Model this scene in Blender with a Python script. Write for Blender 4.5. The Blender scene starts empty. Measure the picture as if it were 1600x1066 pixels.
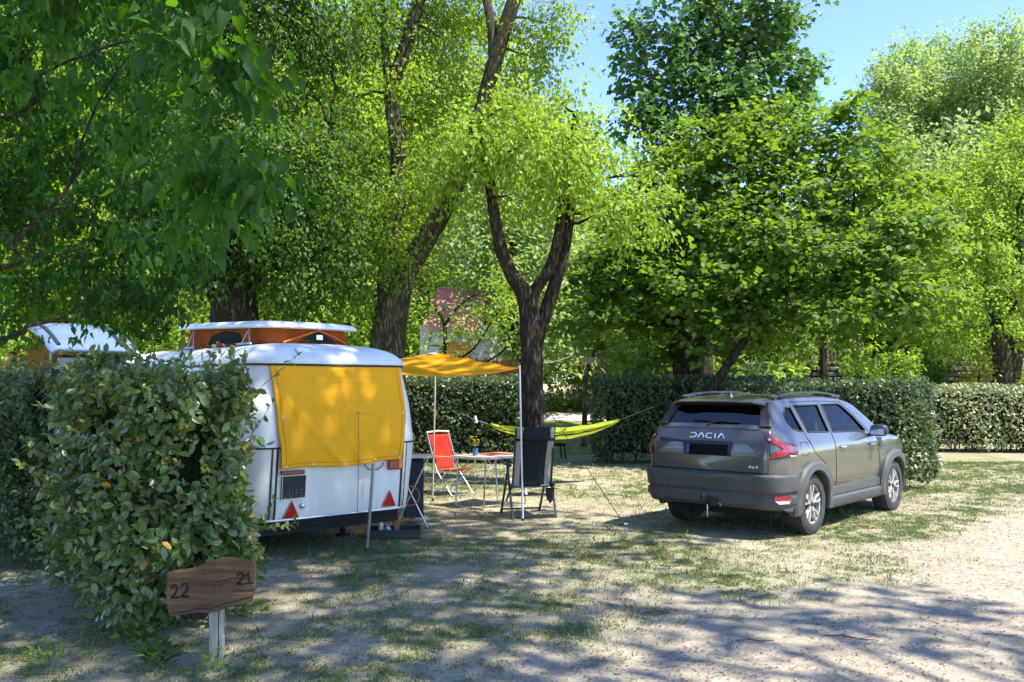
import bpy, bmesh, math, random
import numpy as np
from mathutils import Vector, Matrix

# ------------------------------------------------------------------ scene, camera, light
scene = bpy.context.scene
F, H, HOR = 1400.0, 1.70, 602.0            # focal length in px of a 1600 px wide frame, eye height, horizon row
PITCH = math.atan((HOR - 533.0) / F)
cam = bpy.data.cameras.new('camera')
cam.sensor_width = 36.0
cam.lens = 36.0 * F / 1600.0
cam.clip_start = 0.05
cam.clip_end = 2000.0
camo = bpy.data.objects.new('camera', cam)
scene.collection.objects.link(camo)
camo.location = (0, 0, H)
camo.rotation_euler = (math.pi / 2 + PITCH, 0, 0)
scene.camera = camo

SUN = Vector((0.60, -0.30, 1.15)).normalized()          # direction towards the sun
world = bpy.data.worlds.new('World')
scene.world = world
world.use_nodes = True
wn = world.node_tree
wn.nodes.clear()
wo = wn.nodes.new('ShaderNodeOutputWorld')
wb = wn.nodes.new('ShaderNodeBackground')
sky = wn.nodes.new('ShaderNodeTexSky')
sky.sky_type = 'NISHITA'
sky.sun_disc = False
sky.sun_elevation = math.asin(SUN.z)
sky.sun_rotation = math.atan2(SUN.x, SUN.y)
sky.air_density = 1.0
sky.dust_density = 0.0
sky.ozone_density = 3.4
sky.altitude = 2500
wb.inputs['Strength'].default_value = 0.15
hs_ = wn.nodes.new('ShaderNodeHueSaturation')
hs_.inputs['Saturation'].default_value = 1.08
hs_.inputs['Hue'].default_value = 0.512
wn.links.new(sky.outputs[0], hs_.inputs['Color'])
wn.links.new(hs_.outputs[0], wb.inputs['Color'])
wn.links.new(wb.outputs[0], wo.inputs['Surface'])
sl = bpy.data.lights.new('sun', 'SUN')
sl.energy = 3.4
sl.angle = math.radians(0.55)
sl.color = (1.0, 0.955, 0.87)
so = bpy.data.objects.new('sun', sl)
scene.collection.objects.link(so)
so.location = (12, -6, 24)
so.rotation_euler = (-SUN).to_track_quat('-Z', 'Y').to_euler()
vs = scene.view_settings
vs.view_transform = 'Standard'
vs.look = 'None'
vs.gamma = 1.0
vs.use_curve_mapping = False
vs.exposure = 1.88
cy = scene.cycles
cy.max_bounces = 12
cy.diffuse_bounces = 7
cy.glossy_bounces = 3
cy.transmission_bounces = 8
cy.transparent_max_bounces = 8
cy.caustics_reflective = False
cy.caustics_refractive = False
cy.use_denoising = True
cy.sample_clamp_indirect = 6.0

rnd = random.Random(7)
rng = np.random.default_rng(11)
R = math.radians
PI = math.pi
COL = scene.collection


def ray(px, py):
    u = (px - 800.0) / F
    v = (533.0 - py) / F
    c, s = math.cos(PITCH), math.sin(PITCH)
    return u, c - v * s, s + v * c


def at(px, py, Y):
    """world point seen at a photo pixel at distance Y in front of the eye"""
    x, y, z = ray(px, py)
    return Vector((x / y * Y, Y, H + z / y * Y))


def gnd(px, py):
    x, y, z = ray(px, py)
    t = -H / z
    return Vector((x * t, y * t, 0.0))


# ------------------------------------------------------------------ materials
def new_mat(name):
    m = bpy.data.materials.new(name)
    m.use_nodes = True
    nt = m.node_tree
    nt.nodes.clear()
    out = nt.nodes.new('ShaderNodeOutputMaterial')
    return m, nt, out


def N(nt, kind, **kw):
    n = nt.nodes.new(kind)
    for k, v in kw.items():
        if k in n.inputs:
            n.inputs[k].default_value = v
        else:
            setattr(n, k, v)
    return n


def c4(c):
    return (c[0], c[1], c[2], 1.0)


def mat(name, col, rough=0.5, metal=0.0, var=0.12, scale=12.0, bump=0.0, bscale=60.0, coat=0.0, spec=0.5, trans=0.0,
        col2=None, stretch=None, detail=5.0, emit=None):
    m, nt, out = new_mat(name)
    p = N(nt, 'ShaderNodeBsdfPrincipled')
    p.inputs['Roughness'].default_value = rough
    p.inputs['Metallic'].default_value = metal
    p.inputs['Specular IOR Level'].default_value = spec
    p.inputs['Coat Weight'].default_value = coat
    p.inputs['Coat Roughness'].default_value = 0.05
    tc = N(nt, 'ShaderNodeTexCoord')
    mp = N(nt, 'ShaderNodeMapping')
    if stretch:
        mp.inputs['Scale'].default_value = stretch
    nt.links.new(tc.outputs['Object'], mp.inputs['Vector'])
    nz = N(nt, 'ShaderNodeTexNoise', Scale=scale, Detail=detail)
    nt.links.new(mp.outputs[0], nz.inputs['Vector'])
    mx = N(nt, 'ShaderNodeMix', data_type='RGBA')
    d = col2 if col2 else tuple(c * (1 - var) for c in col)
    l = col if col2 else tuple(min(1, c * (1 + var)) for c in col)
    mx.inputs[6].default_value = c4(d)
    mx.inputs[7].default_value = c4(l)
    rm = N(nt, 'ShaderNodeMapRange')
    rm.inputs['From Min'].default_value = 0.35
    rm.inputs['From Max'].default_value = 0.65
    nt.links.new(nz.outputs['Fac'], rm.inputs['Value'])
    nt.links.new(rm.outputs[0], mx.inputs[0])
    nt.links.new(mx.outputs[2], p.inputs['Base Color'])
    if bump > 0:
        nb = N(nt, 'ShaderNodeTexNoise', Scale=bscale, Detail=4.0)
        nt.links.new(mp.outputs[0], nb.inputs['Vector'])
        b = N(nt, 'ShaderNodeBump', Strength=bump, Distance=0.02)
        nt.links.new(nb.outputs['Fac'], b.inputs['Height'])
        nt.links.new(b.outputs[0], p.inputs['Normal'])
    last = p.outputs[0]
    if trans > 0:
        t = N(nt, 'ShaderNodeBsdfTranslucent')
        nt.links.new(mx.outputs[2], t.inputs['Color'])
        ms = N(nt, 'ShaderNodeMixShader', Fac=trans)
        nt.links.new(last, ms.inputs[1])
        nt.links.new(t.outputs[0], ms.inputs[2])
        last = ms.outputs[0]
    nt.links.new(last, out.inputs['Surface'])
    return m


def leaf_mat(name, dark, light, tcol, trans=0.42, rough=0.45, odd=None, under=None, spec=0.4):
    """foliage: colour runs from dark to light with the leaf's own tint; sun shines through"""
    m, nt, out = new_mat(name)
    a = N(nt, 'ShaderNodeAttribute', attribute_name='tint')
    mx = N(nt, 'ShaderNodeMix', data_type='RGBA')
    mx.inputs[6].default_value = c4(dark)
    mx.inputs[7].default_value = c4(light)
    nt.links.new(a.outputs['Fac'], mx.inputs[0])
    col = mx.outputs[2]
    if under:
        g = N(nt, 'ShaderNodeNewGeometry')
        mu = N(nt, 'ShaderNodeMix', data_type='RGBA')
        mu.inputs[7].default_value = c4(under)
        nt.links.new(g.outputs['Backfacing'], mu.inputs[0])
        nt.links.new(col, mu.inputs[6])
        col = mu.outputs[2]
    if odd:
        cmp_ = N(nt, 'ShaderNodeMath', operation='GREATER_THAN')
        cmp_.inputs[1].default_value = 0.985
        nt.links.new(a.outputs['Fac'], cmp_.inputs[0])
        mo = N(nt, 'ShaderNodeMix', data_type='RGBA')
        mo.inputs[7].default_value = c4(odd)
        nt.links.new(cmp_.outputs[0], mo.inputs[0])
        nt.links.new(col, mo.inputs[6])
        col = mo.outputs[2]
    p = N(nt, 'ShaderNodeBsdfPrincipled', Roughness=rough)
    p.inputs['Specular IOR Level'].default_value = spec
    nt.links.new(col, p.inputs['Base Color'])
    t = N(nt, 'ShaderNodeBsdfTranslucent')
    mt = N(nt, 'ShaderNodeMix', data_type='RGBA')
    mt.inputs[6].default_value = c4(tuple(c * 0.6 for c in tcol))
    mt.inputs[7].default_value = c4(tcol)
    nt.links.new(a.outputs['Fac'], mt.inputs[0])
    nt.links.new(mt.outputs[2], t.inputs['Color'])
    ms = N(nt, 'ShaderNodeMixShader', Fac=trans)
    nt.links.new(p.outputs[0], ms.inputs[1])
    nt.links.new(t.outputs[0], ms.inputs[2])
    nt.links.new(ms.outputs[0], out.inputs['Surface'])
    return m


def bark_mat(name, dark, light, scale=9.0):
    m, nt, out = new_mat(name)
    tc = N(nt, 'ShaderNodeTexCoord')
    mp = N(nt, 'ShaderNodeMapping')
    mp.inputs['Scale'].default_value = (1, 1, 0.18)
    nt.links.new(tc.outputs['Object'], mp.inputs['Vector'])
    v = N(nt, 'ShaderNodeTexVoronoi', Scale=scale * 2.2, feature='DISTANCE_TO_EDGE')
    nz = N(nt, 'ShaderNodeTexNoise', Scale=scale, Detail=8.0, Roughness=0.7)
    n2 = N(nt, 'ShaderNodeTexNoise', Scale=1.6, Detail=3.0)
    wv = N(nt, 'ShaderNodeMix', data_type='VECTOR', factor_mode='UNIFORM')
    wv.inputs[0].default_value = 0.12
    nt.links.new(mp.outputs[0], nz.inputs['Vector'])
    nt.links.new(mp.outputs[0], wv.inputs[4])
    nt.links.new(nz.outputs['Color'], wv.inputs[5])
    nt.links.new(wv.outputs[1], v.inputs['Vector'])
    nt.links.new(tc.outputs['Object'], n2.inputs['Vector'])
    r = N(nt, 'ShaderNodeValToRGB')
    r.color_ramp.elements[0].position = 0.0
    r.color_ramp.elements[0].color = c4(tuple(c * 0.35 for c in dark))
    r.color_ramp.elements[1].position = 0.5
    r.color_ramp.elements[1].color = c4(light)
    e = r.color_ramp.elements.new(0.15)
    e.color = c4(dark)
    nt.links.new(v.outputs['Distance'], r.inputs['Fac'])
    mx = N(nt, 'ShaderNodeMix', data_type='RGBA', blend_type='MULTIPLY')
    mx.inputs[0].default_value = 0.8
    nt.links.new(r.outputs[0], mx.inputs[6])
    rr = N(nt, 'ShaderNodeMapRange')
    rr.inputs['From Min'].default_value = 0.3
    rr.inputs['From Max'].default_value = 0.7
    rr.inputs['To Min'].default_value = 0.45
    rr.inputs['To Max'].default_value = 1.2
    nt.links.new(n2.outputs['Fac'], rr.inputs['Value'])
    cc = N(nt, 'ShaderNodeCombineColor')
    for i in range(3):
        nt.links.new(rr.outputs[0], cc.inputs[i])
    nt.links.new(cc.outputs[0], mx.inputs[7])
    p = N(nt, 'ShaderNodeBsdfPrincipled', Roughness=0.9)
    p.inputs['Specular IOR Level'].default_value = 0.15
    nt.links.new(mx.outputs[2], p.inputs['Base Color'])
    ad = N(nt, 'ShaderNodeMath', operation='ADD')
    nt.links.new(v.outputs['Distance'], ad.inputs[0])
    nt.links.new(nz.outputs['Fac'], ad.inputs[1])
    b = N(nt, 'ShaderNodeBump', Strength=0.9, Distance=0.04)
    nt.links.new(ad.outputs[0], b.inputs['Height'])
    nt.links.new(b.outputs[0], p.inputs['Normal'])
    nt.links.new(p.outputs[0], out.inputs['Surface'])
    return m


def glass_mat(name, tint=(0.55, 0.6, 0.55), refl=0.0):
    m, nt, out = new_mat(name)
    g = N(nt, 'ShaderNodeBsdfGlossy', Roughness=0.02)
    g.inputs['Color'].default_value = (.45, .45, .45, 1)
    t = N(nt, 'ShaderNodeBsdfTransparent')
    t.inputs['Color'].default_value = c4(tint)
    fr = N(nt, 'ShaderNodeFresnel', IOR=1.38)
    ad = N(nt, 'ShaderNodeMath', operation='ADD')
    ad.inputs[1].default_value = refl
    nt.links.new(fr.outputs[0], ad.inputs[0])
    ms = N(nt, 'ShaderNodeMixShader')
    nt.links.new(ad.outputs[0], ms.inputs[0])
    nt.links.new(t.outputs[0], ms.inputs[1])
    nt.links.new(g.outputs[0], ms.inputs[2])
    nt.links.new(ms.outputs[0], out.inputs['Surface'])
    return m


# ------------------------------------------------------------------ objects
def empty(name, loc=(0, 0, 0), rz=0.0, label=None, cat=None, group=None):
    o = bpy.data.objects.new(name, None)
    COL.objects.link(o)
    o.location = loc
    o.rotation_euler = (0, 0, rz)
    o.empty_display_size = 0.2
    tag(o, label, cat, group)
    return o


def tag(o, label=None, cat=None, group=None, kind=None):
    if label:
        o['label'] = label
    if cat:
        o['category'] = cat
    if group:
        o['group'] = group
    if kind:
        o['kind'] = kind
    return o


def sharp(me, ang):
    for p in me.polygons:
        p.use_smooth = True
    try:
        me.set_sharp_from_angle(angle=R(ang))
    except Exception:
        pass


class MB:
    def __init__(s):
        s.v = []
        s.f = []
        s.m = []
        s.mi = 0

    def add(s, vs, fs, mi=None):
        n = len(s.v)
        s.v += [tuple(v) for v in vs]
        for f in fs:
            s.f.append([i + n for i in f])
            s.m.append(s.mi if mi is None else mi)
        return s

    def box(s, c, d, rot=None, mi=None, taper=1.0):
        x, y, z = d[0] / 2, d[1] / 2, d[2] / 2
        vs = [Vector((sx * x * (taper if sz > 0 else 1), sy * y * (taper if sz > 0 else 1), sz * z)) for sz in (-1, 1) for sy in (-1, 1) for sx in (-1, 1)]
        if rot is not None:
            M = rot if isinstance(rot, Matrix) else Matrix.Rotation(rot, 3, 'Z')
            vs = [M @ v for v in vs]
        c = Vector(c)
        s.add([v + c for v in vs], [(0, 2, 3, 1), (4, 5, 7, 6), (0, 1, 5, 4), (2, 6, 7, 3), (0, 4, 6, 2), (1, 3, 7, 5)], mi)
        return s

    def bar(s, a, b, w, h=None, mi=None, up=(0, 0, 1)):
        """rectangular bar from a to b"""
        a, b = Vector(a), Vector(b)
        h = w if h is None else h
        d = (b - a)
        L = d.length
        d.normalize()
        u = Vector(up)
        x = d.cross(u)
        if x.length < 1e-3:
            x = d.cross(Vector((1, 0, 0)))
        x.normalize()
        y = x.cross(d)
        vs = []
        for p in (a, b):
            for sx, sy in ((-1, -1), (1, -1), (1, 1), (-1, 1)):
                vs.append(p + x * (sx * w / 2) + y * (sy * h / 2))
        s.add(vs, [(0, 3, 2, 1), (4, 5, 6, 7), (0, 1, 5, 4), (1, 2, 6, 5), (2, 3, 7, 6), (3, 0, 4, 7)], mi)
        return s

    def tube(s, pts, r, n=8, mi=None, closed=False, caps=True, jit=0.0):
        pts = [Vector(p) for p in pts]
        k = len(pts)
        rs = r if isinstance(r, (list, tuple)) else [r] * k
        vs, fs = [], []
        prev = None
        for i in range(k):
            if closed:
                d = pts[(i + 1) % k] - pts[i - 1]
            else:
                d = pts[min(i + 1, k - 1)] - pts[max(i - 1, 0)]
            if d.length < 1e-9:
                d = Vector((0, 0, 1))
            d.normalize()
            if prev is None:
                x = d.cross(Vector((0, 0, 1)))
                if x.length < 0.1:
                    x = d.cross(Vector((1, 0, 0)))
            else:
                x = prev - d * prev.dot(d)
            x.normalize()
            prev = x
            y = d.cross(x)
            for j in range(n):
                a = 2 * PI * j / n
                rr = rs[i] * (1 + (rnd.uniform(-jit, jit) if jit else 0))
                vs.append(pts[i] + x * (math.cos(a) * rr) + y * (math.sin(a) * rr))
        kk = k if closed else k - 1
        for i in range(kk):
            for j in range(n):
                a, b = i * n + j, i * n + (j + 1) % n
                c, d_ = ((i + 1) % k) * n + (j + 1) % n, ((i + 1) % k) * n + j
                fs.append((a, b, c, d_))
        if caps and not closed:
            fs.append(tuple(reversed(range(n))))
            fs.append(tuple((k - 1) * n + j for j in range(n)))
        s.add(vs, fs, mi)
        return s

    def lathe(s, prof, c=(0, 0, 0), axis='Z', n=32, mi=None, closed=False, cap=True):
        """prof: (radius, height) pairs"""
        vs, fs = [], []
        c = Vector(c)
        for (r, h) in prof:
            for j in range(n):
                a = 2 * PI * j / n
                if axis == 'Z':
                    v = Vector((r * math.cos(a), r * math.sin(a), h))
                elif axis == 'Y':
                    v = Vector((r * math.cos(a), h, r * math.sin(a)))
                else:
                    v = Vector((h, r * math.cos(a), r * math.sin(a)))
                vs.append(v + c)
        k = len(prof)
        for i in range(k if closed else k - 1):
            for j in range(n):
                i2 = (i + 1) % k
                fs.append((i * n + j, i * n + (j + 1) % n, i2 * n + (j + 1) % n, i2 * n + j))
        if not closed and cap:
            if prof[0][0] > 1e-5:
                fs.append(tuple(range(n)))
            if prof[-1][0] > 1e-5:
                fs.append(tuple((k - 1) * n + j for j in range(n)))
        s.add(vs, fs, mi)
        return s

    def prism(s, out, fn0, fn1, mi=None):
        """outline (list of 2D) mapped by fn0 and fn1 to the two faces"""
        n = len(out)
        vs = [fn0(*p) for p in out] + [fn1(*p) for p in out]
        fs = [tuple(range(n)), tuple(reversed(range(n, 2 * n)))]
        for i in range(n):
            j = (i + 1) % n
            fs.append((i, i + n, j + n, j))
        s.add(vs, fs, mi)
        return s

    def mesh(s, name):
        me = bpy.data.meshes.new(name)
        me.from_pydata(s.v, [], s.f)
        bm = bmesh.new()
        bm.from_mesh(me)
        bmesh.ops.remove_doubles(bm, verts=bm.verts, dist=1e-6)
        for i, f in enumerate(bm.faces):
            pass
        bmesh.ops.recalc_face_normals(bm, faces=bm.faces)
        bm.to_mesh(me)
        bm.free()
        return me

    def build(s, name, m, parent=None, smooth=None, bevel=0.0, matrix=None, seg=2):
        me = bpy.data.meshes.new(name)
        me.from_pydata(s.v, [], s.f)
        ms = m if isinstance(m, (list, tuple)) else [m]
        for q in ms:
            me.materials.append(q)
        me.polygons.foreach_set('material_index', s.m)
        bm = bmesh.new()
        bm.from_mesh(me)
        bmesh.ops.recalc_face_normals(bm, faces=bm.faces)
        bm.to_mesh(me)
        bm.free()
        if smooth is not None:
            sharp(me, smooth)
        o = bpy.data.objects.new(name, me)
        COL.objects.link(o)
        if matrix is not None:
            o.matrix_local = matrix
        if parent:
            o.parent = parent
        if bevel > 0:
            b = o.modifiers.new('bevel', 'BEVEL')
            b.width = bevel
            b.segments = seg
            b.limit_method = 'ANGLE'
        return o


def boolean(base, cutters, op='DIFFERENCE'):
    for c in cutters:
        md = base.modifiers.new('b', 'BOOLEAN')
        md.operation = op
        md.solver = 'EXACT'
        md.object = c
    dg = bpy.context.evaluated_depsgraph_get()
    me = bpy.data.meshes.new_from_object(base.evaluated_get(dg))
    base.modifiers.clear()
    old = base.data
    base.data = me
    for c in cutters:
        bpy.data.objects.remove(c, do_unlink=True)
    return base


def interp(t, tab):
    xs = [a for a, b in tab]
    ys = [b for a, b in tab]
    return float(np.interp(t, xs, ys))


# ------------------------------------------------------------------ value noise
_G = rng.random((64, 64, 16))


def vnoise(x, y, z=0.0, sc=1.0):
    x, y, z = np.asarray(x, float) * sc + 100, np.asarray(y, float) * sc + 100, np.asarray(z, float) * sc + 100
    x, y, z = np.broadcast_arrays(x, y, z)
    xi, yi, zi = np.floor(x).astype(int), np.floor(y).astype(int), np.floor(z).astype(int)
    fx, fy, fz = x - xi, y - yi, z - zi
    fx, fy, fz = fx * fx * (3 - 2 * fx), fy * fy * (3 - 2 * fy), fz * fz * (3 - 2 * fz)

    def g(a, b, c):
        return _G[(xi + a) % 64, (yi + b) % 64, (zi + c) % 16]
    r = 0
    for a in (0, 1):
        for b in (0, 1):
            for c in (0, 1):
                r = r + g(a, b, c) * (fx if a else 1 - fx) * (fy if b else 1 - fy) * (fz if c else 1 - fz)
    return r


def fbm(x, y, z=0.0, sc=1.0, o=3):
    s, a, t = 0, 1.0, 0
    for i in range(o):
        s = s + a * vnoise(np.asarray(x) + i * 7.3, np.asarray(y) - i * 3.1, z, sc * 2 ** i)
        t += a
        a *= 0.5
    return s / t


# ------------------------------------------------------------------ foliage
TEMPL = {
    'simple': (np.array([(0, 0, 0), (-.32, .45, .08), (0, 1, -.06), (.32, .45, .08)]), [(0, 2, 1), (0, 3, 2)]),
    'oval': (np.array([(0, 0, 0), (-.24, .28, .07), (-.25, .66, .06), (0, 1, -.08), (.25, .66, .06), (.24, .28, .07)]),
             [(0, 3, 2, 1), (0, 5, 4, 3)]),
    'heart': (np.array([(0, 0, 0), (-.30, -.06, .05), (-.36, .22, .12), (-.25, .58, .02), (0.05, 1.15, -.32), (.25, .58, .0), (.36, .22, .13), (.27, -.06, .05), (0, .45, -.05)]),
              [(0, 8, 3, 2, 1), (8, 4, 3), (0, 7, 6, 5, 8), (8, 5, 4)]),
    'maple': (np.array([(0, 0, 0), (-.30, .06, 0), (-.36, .26, .03), (-.54, .52, -.04), (-.27, .64, .02), (0, .98, -.10),
                        (.27, .64, .02), (.54, .52, -.04), (.36, .26, .03), (.30, .06, 0)]),
              [(0, 5, 4, 3, 2, 1), (0, 9, 8, 7, 6, 5)]),
    'lance': (np.array([(0, 0, 0), (-.13, .4, .03), (0, 1, -.1), (.13, .4, .03)]), [(0, 2, 1), (0, 3, 2)]),
}


def unit(a):
    return a / np.maximum(np.linalg.norm(a, axis=1, keepdims=True), 1e-9)


def leaves(name, P, Nn, D, S, tint, kind, m, parent=None):
    T, Fs = TEMPL[kind]
    n, k = len(P), len(T)
    D = unit(D)
    Nn = unit(Nn - D * np.sum(Nn * D, axis=1, keepdims=True))
    X = np.cross(D, Nn)
    S = np.asarray(S)
    A = np.stack([X, D, Nn], axis=1) * S[:, None, None]        # n,3(basis),3
    co = P[:, None, :] + np.einsum('kj,njc->nkc', T, A)
    co = co.reshape(-1, 3).astype(np.float32)
    lens = np.array([len(f) for f in Fs])
    base = np.concatenate([np.array(f) for f in Fs])
    idx = (base[None, :] + (np.arange(n) * k)[:, None]).ravel().astype(np.int32)
    starts1 = np.concatenate([[0], np.cumsum(lens)[:-1]])
    starts = (starts1[None, :] + (np.arange(n) * len(base))[:, None]).ravel().astype(np.int32)
    me = bpy.data.meshes.new(name)
    me.vertices.add(n * k)
    me.vertices.foreach_set('co', co.ravel())
    me.loops.add(len(idx))
    me.loops.foreach_set('vertex_index', idx)
    me.polygons.add(n * len(Fs))
    me.polygons.foreach_set('loop_start', starts)
    at_ = me.attributes.new('tint', 'FLOAT', 'FACE')
    at_.data.foreach_set('value', np.repeat(np.clip(tint, 0, 1), len(Fs)).astype(np.float32))
    me.materials.append(m)
    me.update(calc_edges=True)
    o = bpy.data.objects.new(name, me)
    COL.objects.link(o)
    if parent:
        o.parent = parent
    return o


def spray(C, out, nper, L, size, up=1.0, droop=0.25, spread=0.27, flat=0.0, tint0=None, sizevar=0.35):
    """twigs of leaves: C (m,3) twig roots, out (m,3) outward directions"""
    m = len(C)
    d = unit(out + rng.normal(0, 0.45, (m, 3)) - np.array([0, 0, droop]))
    Lm = L * rng.uniform(0.6, 1.3, m)
    t = rng.random((m, nper))
    P = C[:, None, :] + d[:, None, :] * (t * Lm[:, None])[..., None]
    jit = rng.normal(0, 1, (m, nper, 3)) * (spread * L)
    if flat:
        jit[..., 2] *= (1 - flat)
    P = P + jit
    NN = rng.normal(0, 1, (m, nper, 3)) * 0.75
    NN[..., 2] = np.abs(NN[..., 2]) + up
    NN = NN + out[:, None, :] * 0.5
    DD = d[:, None, :] + rng.normal(0, 0.8, (m, nper, 3))
    DD[..., 2] -= droop * 1.6
    tw = rng.random(m) if tint0 is None else tint0
    tint = 0.55 * tw[:, None] + 0.45 * rng.random((m, nper))
    S = size * (1 + sizevar * rng.uniform(-1, 1, (m, nper)))
    q = m * nper
    return P.reshape(q, 3), NN.reshape(q, 3), DD.reshape(q, 3), S.ravel(), tint.ravel()


def blob_pts(c, r, m, shell=0.55):
    """m twig roots in an uneven ellipsoid, denser towards its outside, and their outward directions"""
    u = unit(rng.normal(0, 1, (m, 3)))
    rad = shell + (1 - shell) * rng.random(m) ** 0.7
    rad = np.where(rng.random(m) < 0.3, rng.random(m), rad)
    lump = 0.78 + 0.45 * fbm(u[:, 0] * 1.7 + c[0], u[:, 1] * 1.7 + c[1], u[:, 2] * 1.7 + c[2], 1.0, 2)
    p = np.array(c)[None, :] + u * (rad * lump)[:, None] * np.array(r)[None, :]
    return p, u


def bez(a, b, sag, n=7, jit=0.05):
    a, b = Vector(a), Vector(b)
    L = (b - a).length
    mid = (a + b) / 2 + Vector((0, 0, sag * L))
    pts = []
    for i in range(n):
        t = i / (n - 1)
        p = a * (1 - t) ** 2 + mid * 2 * t * (1 - t) + b * t * t
        if 0 < i < n - 1:
            p += Vector((rnd.uniform(-1, 1), rnd.uniform(-1, 1), rnd.uniform(-1, 1))) * (jit * L)
        pts.append(p)
    return pts


def smooth_path(pts, rs, k=4):
    """Catmull-Rom through pts"""
    P = [Vector(p) for p in pts]
    o, ro = [], []
    n = len(P)
    for i in range(n - 1):
        p0, p1, p2, p3 = P[max(i - 1, 0)], P[i], P[i + 1], P[min(i + 2, n - 1)]
        for j in range(k):
            t = j / k
            o.append(0.5 * ((2 * p1) + (p2 - p0) * t + (2 * p0 - 5 * p1 + 4 * p2 - p3) * t * t + (3 * p1 - p0 - 3 * p2 + p3) * t ** 3))
            ro.append(rs[i] + (rs[i + 1] - rs[i]) * t)
    o.append(P[-1])
    ro.append(rs[-1])
    return o, ro


def limb_mesh(mb, pts, rs, base, sides=10, k=5):
    p, r = smooth_path(pts, rs, k)
    mb.tube([q - Vector(base) for q in p], r, sides, jit=0.025 if sides >= 9 else 0)


def make_tree(name, label, base, stems, blobs, kind, lm, bm_, size, twig=0.35, nper=16, dens=1.0, up=0.9, droop=0.25,
              flat=0.0, group=None, cat='tree', link=True, tips=True, shell=0.5, tipn=3, roots=True, lr=1.0):
    """stems: list of [(point, radius)...]; blobs: (centre, radius or radii[, density]) ; returns the Empty"""
    t = empty(name, base, 0, label, cat, group)
    B = Vector(base)
    mb = MB()
    allp = []
    for s in stems:
        limb_mesh(mb, [p for p, r in s], [r for p, r in s], B, 14 if s[0][1] > 0.12 else 8)
        p, r = smooth_path([p for p, r in s], [r for p, r in s], 5)
        allp += list(zip(p, r))
    if roots and stems:
        p0, r0 = stems[0][0]
        mb.lathe([(r0 * 1.55, -0.05), (r0 * 1.3, 0.06), (r0 * 1.08, 0.25), (r0 * 0.98, 0.5)], Vector(p0) - B, n=14)
    out = [[], [], [], [], []]
    for b in blobs:
        c, r = Vector(b[0]), b[1]
        q = b[2] if len(b) > 2 else 1.0
        rr = (r, r, r * 0.8) if not isinstance(r, (tuple, list)) else r
        if allp and link:
            best = min(allp, key=lambda a: (a[0] - c).length + (0.6 if a[0].z > c.z + 0.3 else 0) + 2.0 * max(0, 0.02 - a[1]) * 20)
            st, rs = best
            r1 = min(rs * 0.55, 0.02 + 0.012 * (c - st).length) * lr
            pth = bez(st, c, 0.08, 7, 0.03)
            mb.tube([x - B for x in pth], [r1 * (1 - 0.75 * i / 6) for i in range(7)], 6)
            if tips:
                for _ in range(tipn):
                    u = Vector((rnd.gauss(0, 1), rnd.gauss(0, 1), rnd.gauss(0.3, 0.8))).normalized()
                    e = c + Vector((u.x * rr[0], u.y * rr[1], u.z * rr[2])) * 0.8
                    s0 = pth[rnd.randrange(3, 7)]
                    pp = bez(s0, e, 0.05, 5, 0.05)
                    mb.tube([x - B for x in pp], [r1 * 0.35 * (1 - 0.7 * i / 4) for i in range(5)], 4)
        vol = (rr[0] * rr[1] + rr[1] * rr[2] + rr[0] * rr[2]) / 3
        area = 4 * PI * vol
        sz = size * (b[3] if len(b) > 3 else 1.0)
        m = max(4, int(area * 1.5 * q * dens / (nper * sz * sz * 0.45)))
        C, U = blob_pts(tuple(c), rr, m, shell)
        tint0 = np.clip(rng.random(m) * 0.7 + rng.random() * 0.3, 0, 1)
        o = spray(C, U, nper, twig * sz / size, sz, up, droop, flat=flat, tint0=tint0)
        for i in range(5):
            out[i].append(o[i])
    if stems:
        mb.build('trunk', bm_, t, smooth=60)
    if out[0]:
        P, NN, DD, S, T = [np.concatenate(a) for a in out]
        leaves('crown', P - np.array(B)[None, :], NN, DD, S, T, kind, lm, t)
    return t


def copy_tree(o, loc, rz=0.0, s=1.0, label=None, group=None, parent=None):
    c = o.copy()
    COL.objects.link(c)
    c.location = loc
    c.rotation_euler = (0, 0, rz)
    c.scale = (s, s, s)
    if label:
        c['label'] = label
    if group:
        c['group'] = group
    for ch in list(o.children):
        d = ch.copy()
        COL.objects.link(d)
        d.parent = c
    return c
# ------------------------------------------------------------------ ground
GCOL = {}


def drive_d(X, Y):
    """metres into the bare gravel drive (positive) or into the pitch (negative)"""
    d = (X + 0.55) * 0.70 - (Y - 5.0) * 0.66
    d = np.where(Y > 13.8, np.minimum(d, -1.0 + 0.0 * d), d)
    return d + (fbm(X, Y, 3.0, 0.5, 3) - 0.5) * 3.0


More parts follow.
